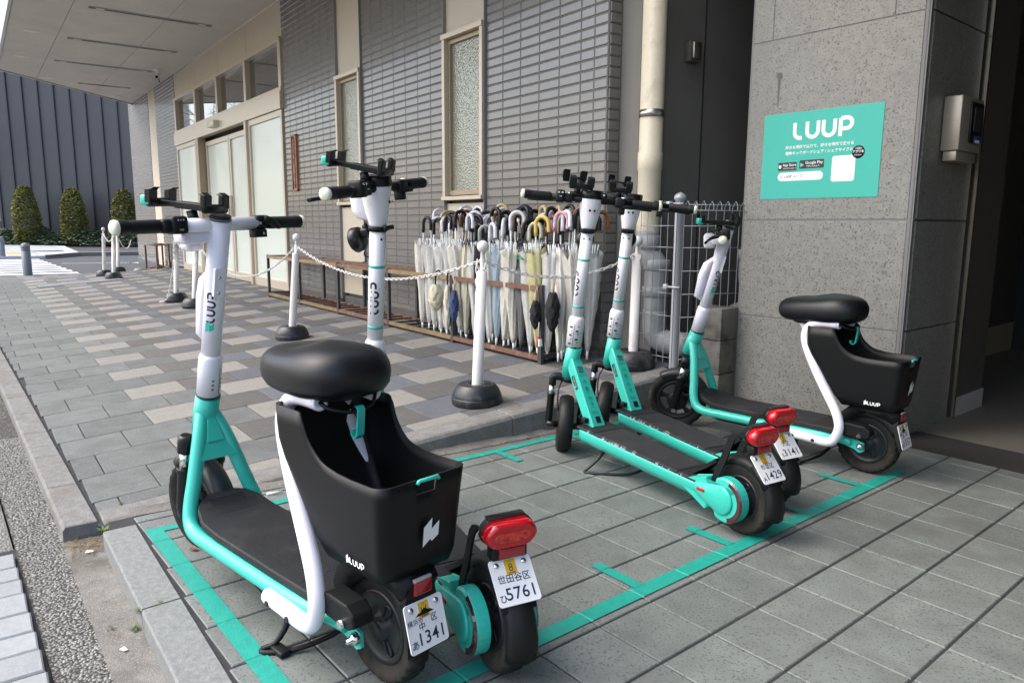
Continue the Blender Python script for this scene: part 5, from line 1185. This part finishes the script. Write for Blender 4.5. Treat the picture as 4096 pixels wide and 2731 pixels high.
    q.loft([[(x, -.0095, z), (x, .0095, z), (x + .005, .0095, z + .001), (x + .005, -.0095, z + .001)] for x, z in hp], smooth=False); bev(q.build('bag_hook', TEAL, root), .0015)
    # rear mudguard body
    q = MB(); fender_band(q, 0, .127, .152, .082, 12, 150, lip=.03, n=20); q.loft([[(.13, -.05, .20), (.13, .05, .20), (.12, .05, .165), (.12, -.05, .165)], [(.105, -.055, .245), (.105, .055, .245), (.06, .04, .22), (.06, -.04, .22)], [(.06, -.06, .288), (.06, .06, .288), (.0, .04, .262), (.0, -.04, .262)], [(-.09, -.055, .290), (-.09, .055, .290), (-.07, .04, .245), (-.07, -.04, .245)], [(-.128, -.042, .272), (-.128, .042, .272), (-.105, .035, .22), (-.105, -.035, .22)]])
    q.loft([[(-.128, -.030, .275), (-.128, .030, .275), (-.10, .030, .25), (-.10, -.030, .25)], [(-.120, -.040, .240), (-.120, .040, .240), (-.10, .04, .225), (-.10, -.04, .225)], [(-.147, -.056, .130), (-.147, .056, .130), (-.141, .054, .126), (-.141, -.054, .126)]], smooth=False); q.build('rear_mudguard', BLK, root)
    q = MB(); q.rbox((-.1255, 0, .262), (.010, .046, .032), .003, M=Matrix.Identity(4)); q.build('square_reflector', REDR, root)
    q = MB(); q.rbox((-.126, 0, .279), (.008, .046, .008), .002); q.build('lamp_glass', mat('grey_lens', (.4, .4, .42), .15, coat=.5), root)
    plate_at(root, -.1375, .184, R(16), *plate)
    # caliper box, axle nuts, kickstand
    q = MB(); q.loft([[(x, .065, z), (x, .115, z), (x, .118, z2), (x, .065, z2)] for x, z, z2 in ((.085, .185, .205), (.06, .170, .225), (-.02, .165, .222), (-.045, .178, .205))], smooth=False); bev(q.build('caliper_box', BLK, root), .005)
    q = MB(); q.lathe([(.001, .104), (.006, .104), (.006, .092), (.0125, .092), (.0125, .080)][::-1], 6, M=T(.0, 0, .127), axis='Y'); q.lathe([(.0155, .084), (.0155, .079)], 16, M=T(.0, 0, .127), axis='Y'); q.cyl((-.005, .112, .178), (-.005, .124, .178), .009, 12); q.build('axle_nut', CHR, root)
    q = MB(); q.tube([(.29, .07, .115), (.275, .085, .095), (.262, .098, .060), (.268, .125, .022), (.285, .150, .010), (.27, .152, .008), (.225, .10, .012), (.19, .02, .03), (.17, -.03, .06)], [.013, .012, .008, .0065, .0065, .0065, .0065, .0065, .0065], 10, sub=3); q.rbox((.245, .125, .012), (.05, .028, .014), .004, M=Matrix.Identity(4)); q.build('kickstand', BLK, root)
    q = MB(); q.rbox((.235, .100, .118), (.16, .022, .006), .002); q.build('stand_plate', TEAL, root)
    return root
seat_scooter('seated teal scooter with black basket and the plate reading 1341, nearest the camera', (-1.368, .669), 3.315, 7.6, ('横浜市中区', '1341', '11', 'あ'))
kick_scooter('teal standing kick scooter with the plate reading 5761 parked behind the nearest basket scooter', (-1.266, .895), 2.97, 42, ('世田谷区', '5761', '8', 'ひ'), scuffs=2)
kick_scooter('teal standing kick scooter with the plate reading 1429, front one of the middle pair', (-1.411, 2.002), 3.056, -33, ('杉並区', '1429', '3', 'A'), scuffs=4)
kick_scooter('teal standing kick scooter with the plate reading 3141, rear one of the middle pair', (-1.523, 2.279), 2.985, -40, ('港区', '3141', '3', 'S'), scuffs=9)
seat_scooter('seated teal scooter with black basket and the plate reading 1337 beside the granite pillar', (-1.50, 2.964), 3.262, 30, ('横浜市中区', '1337', '11', 'あ'))
# ================================================================== umbrella racks
BRASS = mat('brass_rail', (.42, .31, .17), .35, metal=.7, noise_amt=.3, scale=12)
BROWN = mat('brown_rail', (.17, .085, .055), .5, noise_amt=.35, scale=20, dirt=((.30, .20, .13), 14, .55, .75))
RBLK = mat('rack_black', (.05, .05, .052), .5, noise_amt=.3, scale=20)
rack = thing('umbrella_rack', 'long brass and black umbrella rack standing along the tiled wall', 'umbrella rack', T(-6, 2.9, .16))
IR = rack.matrix_world.inverted()
XP = [-8.477, -7.49, -6.49, -5.456, -4.456, -3.44]
def part(q, name, m, par=rack, I=None): 
    o = q.build(name, m, par, M=(I or IR)); return o
for i, x in enumerate(XP):
    for y, zt in ((2.755, .645), (3.02, .645)):
        q = MB(); q.box((x, y, (zt + tz(y)) / 2), (.032, .026, zt - tz(y))); bev(part(q, 'post', RBLK), .002)
for i in range(5):
    a, b = XP[i] + .017, XP[i + 1] - .017; c = (a + b) / 2; m = BRASS if i % 2 == 0 or i == 3 else BROWN
    if i == 4: m = BROWN
    if i == 2: m = BROWN
    if i == 1: m = BRASS
    for y, z in ((2.752, .622), (2.752, .195), (3.02, .622), (3.02, .20)):
        q = MB(); q.box((c, y, z), (b - a, .018, .030)); part(q, 'rail', m if y < 2.9 else BROWN)
    if i < 4:
        for k in range(5):
            q = MB(); q.box((c, 2.80 + k * .045, .628), (b - a, .008, .012)); part(q, 'top_bar', BROWN)
        for k in range(3): q = MB(); q.box((a + (b - a) * (k + .5) / 3, 2.886, .62), (.012, .25, .01)); part(q, 'cross_bar', RBLK)
    for k in range(6):
        q = MB(); q.box((a + (b - a) * (k + .5) / 6, 2.886, .205), (.022, .25, .014)); part(q, 'floor_bar', BROWN if i < 3 else RBLK)
for x in (XP[0], XP[-1]):
    for z in (.205, .625): q = MB(); q.box((x, 2.886, z), (.026, .24, .03)); part(q, 'end_bar', RBLK)
q = MB(); q.box((-4.2, 2.887, .198), (1.5, .235, .006)); part(q, 'drip_tray', mat('tray', (.03, .03, .032), .4))
t = thing('low_rack', 'small empty brown rack by the entrance screen near the street end', 'umbrella rack', T(-15.2, 2.85, .12)); It = t.matrix_world.inverted()
for x, y in ((-15.12, 2.64), (-14.65, 2.74), (-15.9, 3.08), (-15.4, 3.1)):
    q = MB(); q.box((x, y, .36), (.03, .03, .48)); part(q, 'post', BROWN, t, It)
for z in (.59, .15):
    for (xa, ya), (xb, yb) in (((-15.12, 2.64), (-14.65, 2.74)), ((-15.9, 3.08), (-15.4, 3.1)), ((-15.12, 2.64), (-15.9, 3.08)), ((-14.65, 2.74), (-15.4, 3.1))):
        q = MB(); q.tube([(xa, ya, z), (xb, yb, z)], .015, 4); part(q, 'rail', BROWN, t, It)
# ================================================================== umbrellas
def vinyl(name, col, a): return mat(name, col, .22, spec=.7, alpha=a, coords='Object', noise_amt=.12, scale=30)
CAN = {'clear': vinyl('clear_vinyl', (.80, .80, .76), .58), 'milky': vinyl('milky_vinyl', (.74, .71, .62), .85), 'cream': mat('cream_cloth', (.60, .56, .42), .8), 'navy': mat('navy_cloth', (.02, .035, .09), .7), 'black': mat('black_cloth', (.014, .014, .016), .75),
       'grey': mat('grey_cloth', (.14, .14, .14), .8), 'beige': mat('beige_cloth', (.42, .36, .26), .8), 'bluish': vinyl('bluish_vinyl', (.45, .58, .66), .6), 'yellowish': vinyl('yellowish_vinyl', (.62, .58, .30), .85), 'gridded': mat('white_cloth', (.66, .65, .60), .8)}
HAN = {'black': BLKS, 'white': mat('white_handle', (.74, .73, .80), .25, coat=.4), 'brown': mat('brown_handle', (.20, .065, .015), .25, coat=.6, noise_amt=.4, scale=30), 'cream': mat('cream_handle', (.50, .50, .36), .3, coat=.4), 'yellow': mat('yellow_handle', (.72, .52, .12), .35), 'grey': mat('grey_handle', (.30, .32, .30), .3, coat=.4), 'tan': mat('tan_handle', (.50, .38, .18), .3, coat=.4), 'pink': mat('floral_handle', (.72, .60, .60), .4, noise_amt=.6, scale=50, col2=(.62, .08, .16), coords='Object')}
def canopy_mesh(seed, open_):
    rnd = random.Random(seed); q = MB(); n = 24; rings = []; H = .61 if open_ else .63
    ph = rnd.uniform(0, 6); tw = rnd.uniform(-1.2, 1.2)
    amp = [rnd.uniform(.6, 1.3) for _ in range(8)]
    for i in range(13):
        t = i / 12; z = .055 + H * t
        base = .011 + .043 * (t ** .75) if open_ else .010 + .026 * math.sin(min(1, t * 1.25) * 1.57) - .010 * max(0, t - .7) / .3
        rg = []
        for k in range(n):
            a = 2 * math.pi * k / n + tw * (1 - t); j = k // 3; pl = (1.30, .80, .86)[k % 3]
            r_ = base * (1 + (pl - 1) * (.6 + .5 * t) * amp[j % 8]); r_ *= 1 + .10 * math.sin(a * 2 + z * 14 + ph) + .05 * math.sin(z * 60 + k * 2 + ph)
            zz = z + (.028 * math.sin(k * 1.9 + ph) if i == 12 and open_ else 0) - (.02 if i == 12 and k % 3 and open_ else 0)
            rg.append((r_ * math.cos(a), r_ * math.sin(a), zz))
        rings.append(rg)
    q.loft(rings, cap=(True, not open_)); return q
CM = [canopy_mesh(i, i < 6) for i in range(9)]
hk = [(0, 0, .735), (0, 0, .80)] + [(.045 - .045 * math.cos(R(a)), 0, .80 + .045 * math.sin(R(a)) * 1.1) for a in (25, 55, 90, 125, 155, 180)] + [(.090, 0, .775), (.091, 0, .755)]
def handle_mesh(h, r_): q = MB(); q.tube([(x, y, z + h) for x, y, z in hk], r_, 10, sub=2); return q
HM = {}
CMS = {}
def umbrella(x, y, can, hand, lab, lean=(0, 0), rot=0., seed=0, up=0., hh=0.):
    zb = .205 if y > 2.8 else .20
    M = T(x, y, zb + up) @ RX(lean[1]) @ RY(lean[0]) @ RZ(rot)
    o = thing('umbrella', lab, 'umbrella', M, 'umbrellas crowded in the rack')
    opn = can in ('clear', 'milky', 'bluish', 'yellowish'); v_ = seed % 6 if opn else 6 + seed % 3
    k = (v_, can)
    if k not in CMS: CMS[k] = CM[v_].mesh('canopy', CAN[can])
    inst('canopy', CMS[k], o)
    k = (round(hh, 2), hand)
    if k not in HM: HM[k] = handle_mesh(hh, .0122).mesh('handle', HAN[hand])
    inst('handle', HM[k], o)
    k = ('s', can in ('black', 'navy', 'grey'), opn)
    if k not in HM:
        q = MB(); q.cyl((0, 0, .0), (0, 0, .07), .0065, 8, .009); HM[k] = q.mesh('ferrule', BLK if k[1] else WHT)
        q = MB(); q.cyl((0, 0, .55), (0, 0, .80), .0045, 8)
        for a in range(8): q.cyl((.022 * math.cos(a * .785), .022 * math.sin(a * .785), .62), (.036 * math.cos(a * .785), .036 * math.sin(a * .785), .700), .0028, 5)
        HM[(k, 'r')] = q.mesh('ribs', BLK if (k[1] or seed % 2) else WHT)
    inst('ferrule', HM[k], o); inst('ribs', HM[(k, 'r')], o)
    return o
names = {'clear': 'clear vinyl', 'milky': 'milky white', 'cream': 'cream cloth', 'navy': 'navy cloth', 'black': 'black cloth', 'grey': 'grey striped', 'beige': 'beige cloth', 'bluish': 'bluish vinyl', 'yellowish': 'yellowish vinyl', 'gridded': 'white cloth'}
ordn = ['first', 'second', 'third', 'fourth', 'fifth', 'sixth', 'seventh', 'eighth', 'ninth', 'tenth', 'eleventh', 'twelfth', 'thirteenth', 'fourteenth', 'fifteenth', 'sixteenth', 'seventeenth', 'eighteenth', 'nineteenth']
front = [('milky', 'black'), ('clear', 'white'), ('clear', 'black'), ('clear', 'black'), ('clear', 'white'), ('clear', 'white'), ('milky', 'black'), ('cream', 'white'), ('clear', 'black'), ('black', 'grey'), ('clear', 'white'), ('bluish', 'white'), ('milky', 'tan'), ('milky', 'white'), ('grey', 'black'), ('clear', 'cream'), ('yellowish', 'yellow'), ('clear', 'pink'), ('gridded', 'white')]
rows_ = [(2.800, 'front', front, 0.), (2.865, 'second', None, .045), (2.93, 'third', None, .0), (2.985, 'back', None, .05)]
random.seed(21)
cz = ['clear'] * 4 + ['milky'] * 4 + ['black'] + ['black', 'navy', 'grey', 'beige', 'clear', 'clear']; hz_ = ['black'] * 10 + ['white'] * 3 + ['brown', 'cream', 'grey', 'black', 'brown', 'tan']
for ri, (y, rn, lst, off) in enumerate(rows_):
    for i in range(19):
        x = -4.97 + i * .0905 + off + random.uniform(-.015, .015)
        if x > -3.27: continue
        can, hand = lst[i] if lst else (random.choice(cz), random.choice(hz_))
        art = 'an' if False else 'a'
        umbrella(x, y, can, hand, '%s umbrella with %s hook handle, %s from left in %s row of rack' % (names[can], hand if hand != 'pink' else 'pink floral', ordn[i], rn), (random.uniform(-.07, .07) + (.02 if i < 4 else 0), random.uniform(-.05, .03)), R(35) + random.gauss(0, .7), random.randrange(100), random.uniform(-.03, .0), random.uniform(-.03, .05) + .015 * ri)
# folding umbrellas hung on the rail
def crumple(name, lab, cat, P, r_, L_, m, seed, hook=True, dark=None):
    rnd = random.Random(seed); t = thing(name, lab, cat, T(*P)); q = MB(); rings = []; n = 22
    for i in range(16):
        s = i / 15; z = -.07 - L_ * s; b = r_ * (math.sin(math.pi * min(1, s * .9 + .08)) ** .55)
        rings.append([(b * (1 + .20 * math.sin(k * 1.7 + i * .9 + seed) + .12 * math.sin(i * 2.1 + k * .6)) * math.cos(2 * math.pi * k / n), b * (1 + .2 * math.sin(k * 2.3 - i * .7 + seed)) * math.sin(2 * math.pi * k / n), z + .006 * math.sin(k * 2.9)) for k in range(n)])
    q.loft(rings); q.build('cloth', m, t)
    q = MB()
    if hook: q.tube([(0, 0, -.10), (0, 0, -.02), (.004, .004, .02), (.016, .016, .034), (.028, .026, .02), (.03, .028, -.01)], .006, 8, sub=2)
    else: q.tube([(0, 0, -.08), (.004, 0, -.01), (.0, .02, .02), (-.006, .02, -.02), (0, 0, -.06)], .003, 6, sub=2); q.cyl((0, 0, -.02), (0, 0, -.09), .010, 10)
    q.build('handle', BLKS if hook else mat('wood_grip', (.45, .36, .24), .5), t)
    return t
crumple('folding_umbrella', 'crumpled cream folding umbrella with black lining hung at the left of the filled rack part', 'umbrella', (-4.65, 2.728, .635), .050, .19, CAN['cream'], 1)
crumple('folding_umbrella', 'slim cream folding umbrella hung by its hook beside the navy one', 'umbrella', (-4.48, 2.725, .64), .026, .31, mat('pale_cloth', (.62, .57, .45), .8), 2)
crumple('folding_umbrella', 'small navy blue folding umbrella hung on the brass rail', 'umbrella', (-4.385, 2.722, .61), .030, .22, mat('blue_cloth', (.03, .06, .16), .65), 3, False)
crumple('folding_umbrella', 'bunched black folding umbrella hung on the right corner post of the rack', 'umbrella', (-3.31, 2.735, .68), .040, .23, CAN['black'], 4, False)
crumple('folding_umbrella', 'rolled black folding umbrella hanging on a strap in front of the corner post', 'umbrella', (-3.45, 2.715, .62), .030, .17, CAN['black'], 5, False)
t = thing('shoe_charm', 'tiny red and white sneaker key charm hanging from the rack corner', 'key charm', T(-3.415, 2.715, .335))
q = MB(); q.loft([[(-.012, 0, 0), (.0, -.012, 0), (.012, 0, 0), (0, .012, 0)], [(-.012, 0, -.02), (.0, -.014, -.02), (.014, 0, -.02), (0, .014, -.02)], [(-.008, 0, -.055), (.004, -.014, -.052), (.02, 0, -.05), (.004, .014, -.052)]], smooth=True); q.build('upper', mat('shoe_red', (.45, .02, .05), .6), t)
q = MB(); q.loft([[(.012, -.013, -.012), (.020, -.010, -.012), (.020, .010, -.012), (.012, .013, -.012)], [(.016, -.014, -.055), (.024, -.012, -.055), (.024, .012, -.055), (.016, .014, -.055)]], smooth=False); q.build('sole', WHT, t)
q = MB(); q.tube([(0, 0, 0), (0, 0, .05), (.004, 0, .09)], .0025, 6); q.build('strap', WHT, t)
t = thing('clothes_peg', 'green plastic clothes peg clipped on a clear umbrella', 'clothes peg', T(-3.63, 2.735, .80) @ RY(.3))
q = MB(); q.box((0, 0, .006), (.06, .01, .006), RY(.18)); q.box((0, 0, -.006), (.06, .01, .006), RY(-.18)); q.build('peg_arm', mat('peg_green', (.02, .30, .14), .4), t)
# ================================================================== chain stands
STW = mat('stand_plastic', (.72, .70, .68), .4, noise_amt=.06, scale=12, dirt=((.48, .45, .42), 9, .55, .8))
BASEM = mat('stand_base', (.014, .016, .019), .38, noise_amt=.2, scale=9, dirt=((.10, .10, .10), 8, .5, .75))
IMGL = V((-.593, -.805, 0))
def stand(lab, x, y, z, lean=0., h=.80, hk=True):
    t = thing('chain_stand', lab, 'chain stand', T(x, y, z), 'white plastic chain stands on black domed bases')
    q = MB(); q.lathe([(.001, .0), (.1275, .0), (.129, .003), (.1295, .0315), (.1290, .0325), (.1265, .0335), (.1268, .0355), (.120, .058), (.109, .079), (.095, .096), (.0925, .0985), (.088, .1005), (.086, .101), (.048, .101), (.045, .1005), (.044, .092), (.001, .092)], 40)
    q.lathe([(.018, .1025), (.016, .1035), (.014, .095)], 16, M=T(.055, .03, 0)); q.build('base', BASEM, t)
    ax = V((-IMGL.y, IMGL.x, 0)); Rm = T(0, 0, .05) @ Matrix.Rotation(lean, 4, ax) @ T(0, 0, -.05)
    q = MB(); q.lathe([(.028, .05), (.0265, .66), (.0262, h - .155), (.024, h - .150), (.012, h - .148), (.011, h - .055), (.014, h - .052)], 24); q.build('pole', STW, t, M=Rm)
    q = MB(); q.sphere((0, 0, h - .028), .030, 12); q.build('ball', STW, t, M=Rm)
    q = MB()
    for a in range(3): q.tube([(.012 * math.cos(a * 2.1), .012 * math.sin(a * 2.1), h - .135), (.027 * math.cos(a * 2.1), .027 * math.sin(a * 2.1), h - .135), (.027 * math.cos(a * 2.1), .027 * math.sin(a * 2.1), h - .105)], .004, 6)
    q.build('chain_hook', STW, t, M=Rm)
    return (Rm @ V((0, 0, h - .095))) + V((x, y, z))
s1 = stand('white chain stand nearest the kerb in front of the umbrellas', -3.023, 2.009, .108, R(-2.4), .815)
s2 = stand('leaning white chain stand behind the nearest scooter seat', -5.618, 1.989, .107, R(-5), .82)
s3 = stand('white chain stand at the kerb corner by the mesh fence', -2.978, 3.075, .181, R(-.5), .76)
s4 = stand('white chain stand half hidden behind the nearest scooter column', -8.345, 1.90, .103, R(-5), .80)
s5 = stand('white chain stand with a loose chain piled on its base', -9.10, 1.88, .103, R(-3), .80)
s6 = stand('white chain stand left of the handlebar, front one of the far three', -13.45, 1.85, .10, R(-4), .80)
s7 = stand('white chain stand farthest left of the far three', -14.3, 1.83, .095, R(-3), .82)
s8 = stand('white chain stand behind the far pair at the street end', -15.1, 2.16, .10, R(-3), .78)
t = thing('spare_base', 'lone grey stand base left at the street corner of the tiled wall', 'stand base', T(-17.9, 2.98, zfar(-17.9, 2.98)))
q = MB(); q.lathe([(.001, .12), (.09, .115), (.13, .06), (.14, .0)][::-1], 28); q.build('dome', mat('base_grey', (.16, .17, .18), .5), t)
# ---- chains: every link a part
LK = MB(); lw, ll, lr = .0072, .0125, .0030
LK.tube([(ll * math.cos(a) + (.007 if math.cos(a) > 0 else -.007), lw * math.sin(a), 0) for a in [i * math.pi / 6 for i in range(12)]], lr, 6, loop=True, cap=(False, False))
LME = LK.mesh('link', STW)
def chain(lab, P, sag, n=None, pile=False):
    t = thing('plastic_chain', lab, 'chain', T(*P[0]), 'white plastic chains between the stands'); It = t.matrix_world.inverted(); pts = []
    if pile: pts = P
    else:
        a, b = V(P[0]), V(P[1])
        for i in range(61): s = i / 60; pts.append(a + (b - a) * s - V((0, 0, 4 * sag * s * (1 - s))))
    seg = [0]
    for i in range(1, len(pts)): seg.append(seg[-1] + (V(pts[i]) - V(pts[i - 1])).length)
    step = .0315; k = 0; d = step / 2
    while d < seg[-1]:
        i = max(j for j in range(len(seg)) if seg[j] <= d); i = min(i, len(pts) - 2); s = (d - seg[i]) / max(1e-6, seg[i + 1] - seg[i]); p = V(pts[i]).lerp(V(pts[i + 1]), s); tn = (V(pts[i + 1]) - V(pts[i])).normalized()
        y = tn.cross(V((0, 0, 1))).normalized() if abs(tn.z) < .98 else V((0, 1, 0)); z = y.cross(tn); z = tn.cross(y)
        ro = R(45) if k % 2 else R(-45)
        M = Matrix(((tn.x, y.x, z.x, p.x), (tn.y, y.y, z.y, p.y), (tn.z, y.z, z.z, p.z), (0, 0, 0, 1))) @ RX(ro + random.uniform(-.1, .1))
        inst('link', LME, t, It @ M); d += step; k += 1
chain('white chain sagging from the kerb stand to the corner stand across the umbrellas', [s1, s3], .11)
chain('white chain sagging between the nearest stand and the leaning one', [s2, s1], .165)
chain('white chain sagging from the leaning stand past the glass doors', [s4, s2], .30)
chain('short white chain between the two stands behind the scooter column', [s5, s4], .10)
chain('loose white chain hanging down a stand and piled on its base', [tuple(s5 + V((.02, -.02, 0))), (-9.06, 1.86, .5), (-9.03, 1.80, .25), (-9.0, 1.76, .15), (-9.02, 1.72, .115), (-9.08, 1.74, .118), (-9.12, 1.76, .12), (-9.06, 1.70, .115), (-9.0, 1.72, .115)], 0, pile=True)
chain('white chain sagging from the far stands toward the street corner', [s8, (-18.2, 2.9, .62)], .22)
chain('doubled white chain hanging between the two far left stands', [s7, s6], .12)
chain('loose end of white chain beside the kerb stand', [tuple(s1 + V((-.03, -.01, 0))), tuple(s1 + V((-.035, -.012, -.30)))], .0)
# ================================================================== small things
random.seed(9)
GRASS = mat('weed_green', (.09, .17, .03), .7, noise_amt=.4, scale=30); MOSS = mat('moss', (.11, .12, .03), .9, noise_amt=.4, scale=60)
q = MB()
def tuft(x, y, z, r_, h, n):
    for _ in range(n):
        a = random.uniform(0, 6.3); rr = r_ * random.random() ** .7; b = random.uniform(0, 6.3); px, py = x + rr * math.cos(a), y + rr * math.sin(a) * .5; hh = h * random.uniform(.4, 1.1); w_ = .0022
        q.add([(px - w_, py, z), (px + w_, py, z), (px + hh * .5 * math.cos(b), py + hh * .5 * math.sin(b), z + hh * .8)], [(0, 1, 2)])
for x, y, r_, h, n in ((-2.90, 1.33, .035, .020, 90), (-2.93, 1.28, .05, .012, 70), (-2.90, 1.22, .03, .01, 40), (-2.85, .95, .03, .012, 40), (-2.86, .62, .05, .010, 60), (-2.85, .50, .05, .010, 60), (-2.86, .36, .03, .010, 40)): tuft(x, y, tz(y), r_, h, n)
for i in range(26):
    x = -2.76 - i * .12 + random.uniform(-.04, .04); y = bord(x) + .006; tuft(x, y, tz(y) - .004, .03, .008, int(26 * random.random() ** 2))
for i in range(30):
    x = -2.80 - i * .10; tuft(x, sline(x, .196) + .006, -.058, .03, .014, int(40 * random.random() ** 2.5))
tuft(-3.02, .178, -.06, .05, .028, 170); tuft(-2.9, .18, -.06, .04, .02, 90); tuft(-2.62, .275, -.01, .03, .03, 60); tuft(-2.0, .27, .0, .02, .02, 50); tuft(-1.99, .32, .012, .035, .008, 80)
tuft(-2.06, .21, -.055, .02, .012, 25); tuft(-2.02, .262, -.055, .02, .02, 40)
tag(q.build('weeds', GRASS), 'tiny green weeds sprouting from the joints of the paving', 'weeds', kind='stuff')
# small broad-leaved weed at the kerb end
t = thing('weed', 'small broad leaved weed growing at the end of the stone kerb', 'plant', T(-2.615, .272, -.0))
for i in range(6):
    q = MB(); a = i * 1.05; q.loft([[(d_, -w_, .006 + d_ * .7 - d_ * d_ * 15), (d_, w_, .006 + d_ * .7 - d_ * d_ * 15)] for d_, w_ in ((0, .001), (.006, .0035), (.012, .0045), (.018, .003), (.023, .0005))], cap=(False, False), closed=False, M=RZ(a)); q.build('leaf', GRASS, t)
# dry litter in the corner of the gutter and along the kerb foot
q = MB(); STR = mat('dry_straw', (.34, .24, .14), .9, noise_amt=.4, scale=90)
for _ in range(130):
    a = random.uniform(0, 6.3); x = -2.69 + random.uniform(-.04, .10); y = .215 + random.uniform(-.035, .055); L_ = random.uniform(.01, .04); q.tube([(x, y, -.053), (x + L_ * .5 * math.cos(a), y + L_ * .5 * math.sin(a), -.053 + random.uniform(0, .012)), (x + L_ * math.cos(a + .5), y + L_ * math.sin(a + .5), -.053)], .0007, 3, cap=(False, False))
for _ in range(50):
    a = random.uniform(0, 6.3); x = random.uniform(-2.6, -1.6); y = sline(x, .20) + random.uniform(0, .1); L_ = random.uniform(.005, .02); q.tube([(x, y, -.053), (x + L_ * math.cos(a), y + L_ * math.sin(a), -.052)], .0007, 3, cap=(False, False))
tag(q.build('dry_litter', STR), 'dry straw and leaf bits gathered in the gutter corner', 'litter', kind='stuff')
DL = mat('dry_leaf', (.20, .09, .04), .8, noise_amt=.4, scale=90)
q = MB()
for _ in range(70):
    y = random.uniform(.5, 2.9); x = -2.675 + random.uniform(0, .03); z = gz(x, y) + .004; s_ = random.uniform(.004, .013); M_ = T(x, y, z) @ RZ(random.uniform(0, 6)) @ RX(random.uniform(-.6, .6)); q.add([(-s_, 0, 0), (0, -s_ * .6, .002), (s_, 0, 0), (0, s_ * .6, .002)], [(0, 1, 2, 3)], M=M_)
tag(q.build('leaf_litter', DL), 'crushed brown leaf bits along the foot of the stone kerb', 'litter', kind='stuff')
def scrap(lab, x, y, z, s_, m=WHT, a=.3, nm='paper_scrap'):
    q = MB(); q.add([(-s_, -s_ * .6, 0), (s_, -s_ * .5, .002), (s_ * .9, s_ * .6, .0005), (-s_ * .8, s_ * .5, .003)], [(0, 1, 2, 3)]); o = q.build(nm, m); o.matrix_world = T(x, y, z) @ RZ(a); tag(o, lab, 'litter'); return o
scrap('small white paper scrap lying in the concrete gutter', -1.93, .222, -.053, .010)
scrap('crumpled white scrap among the straw in the gutter corner', -2.60, .226, -.049, .012, a=1.2)
scrap('single curled brown leaf on a pale paver by the umbrella rack', -4.63, 2.52, tz(2.52) + .004, .012, DL, nm='fallen_leaf')
scrap('brown leaf under the front tyre of the nearest scooter', -2.27, .47, .018, .013, DL, .8, nm='fallen_leaf')
q = MB(); q.cyl((0, 0, 0), (.055, .01, .001), .004, 10); o = q.build('cigarette_butt', WHT); o.matrix_world = T(-2.60, .80, gz(-2.6, .8) + .006) @ RZ(1.2); tag(o, 'white cigarette butt on the floor by the kerb behind the nearest deck', 'cigarette')
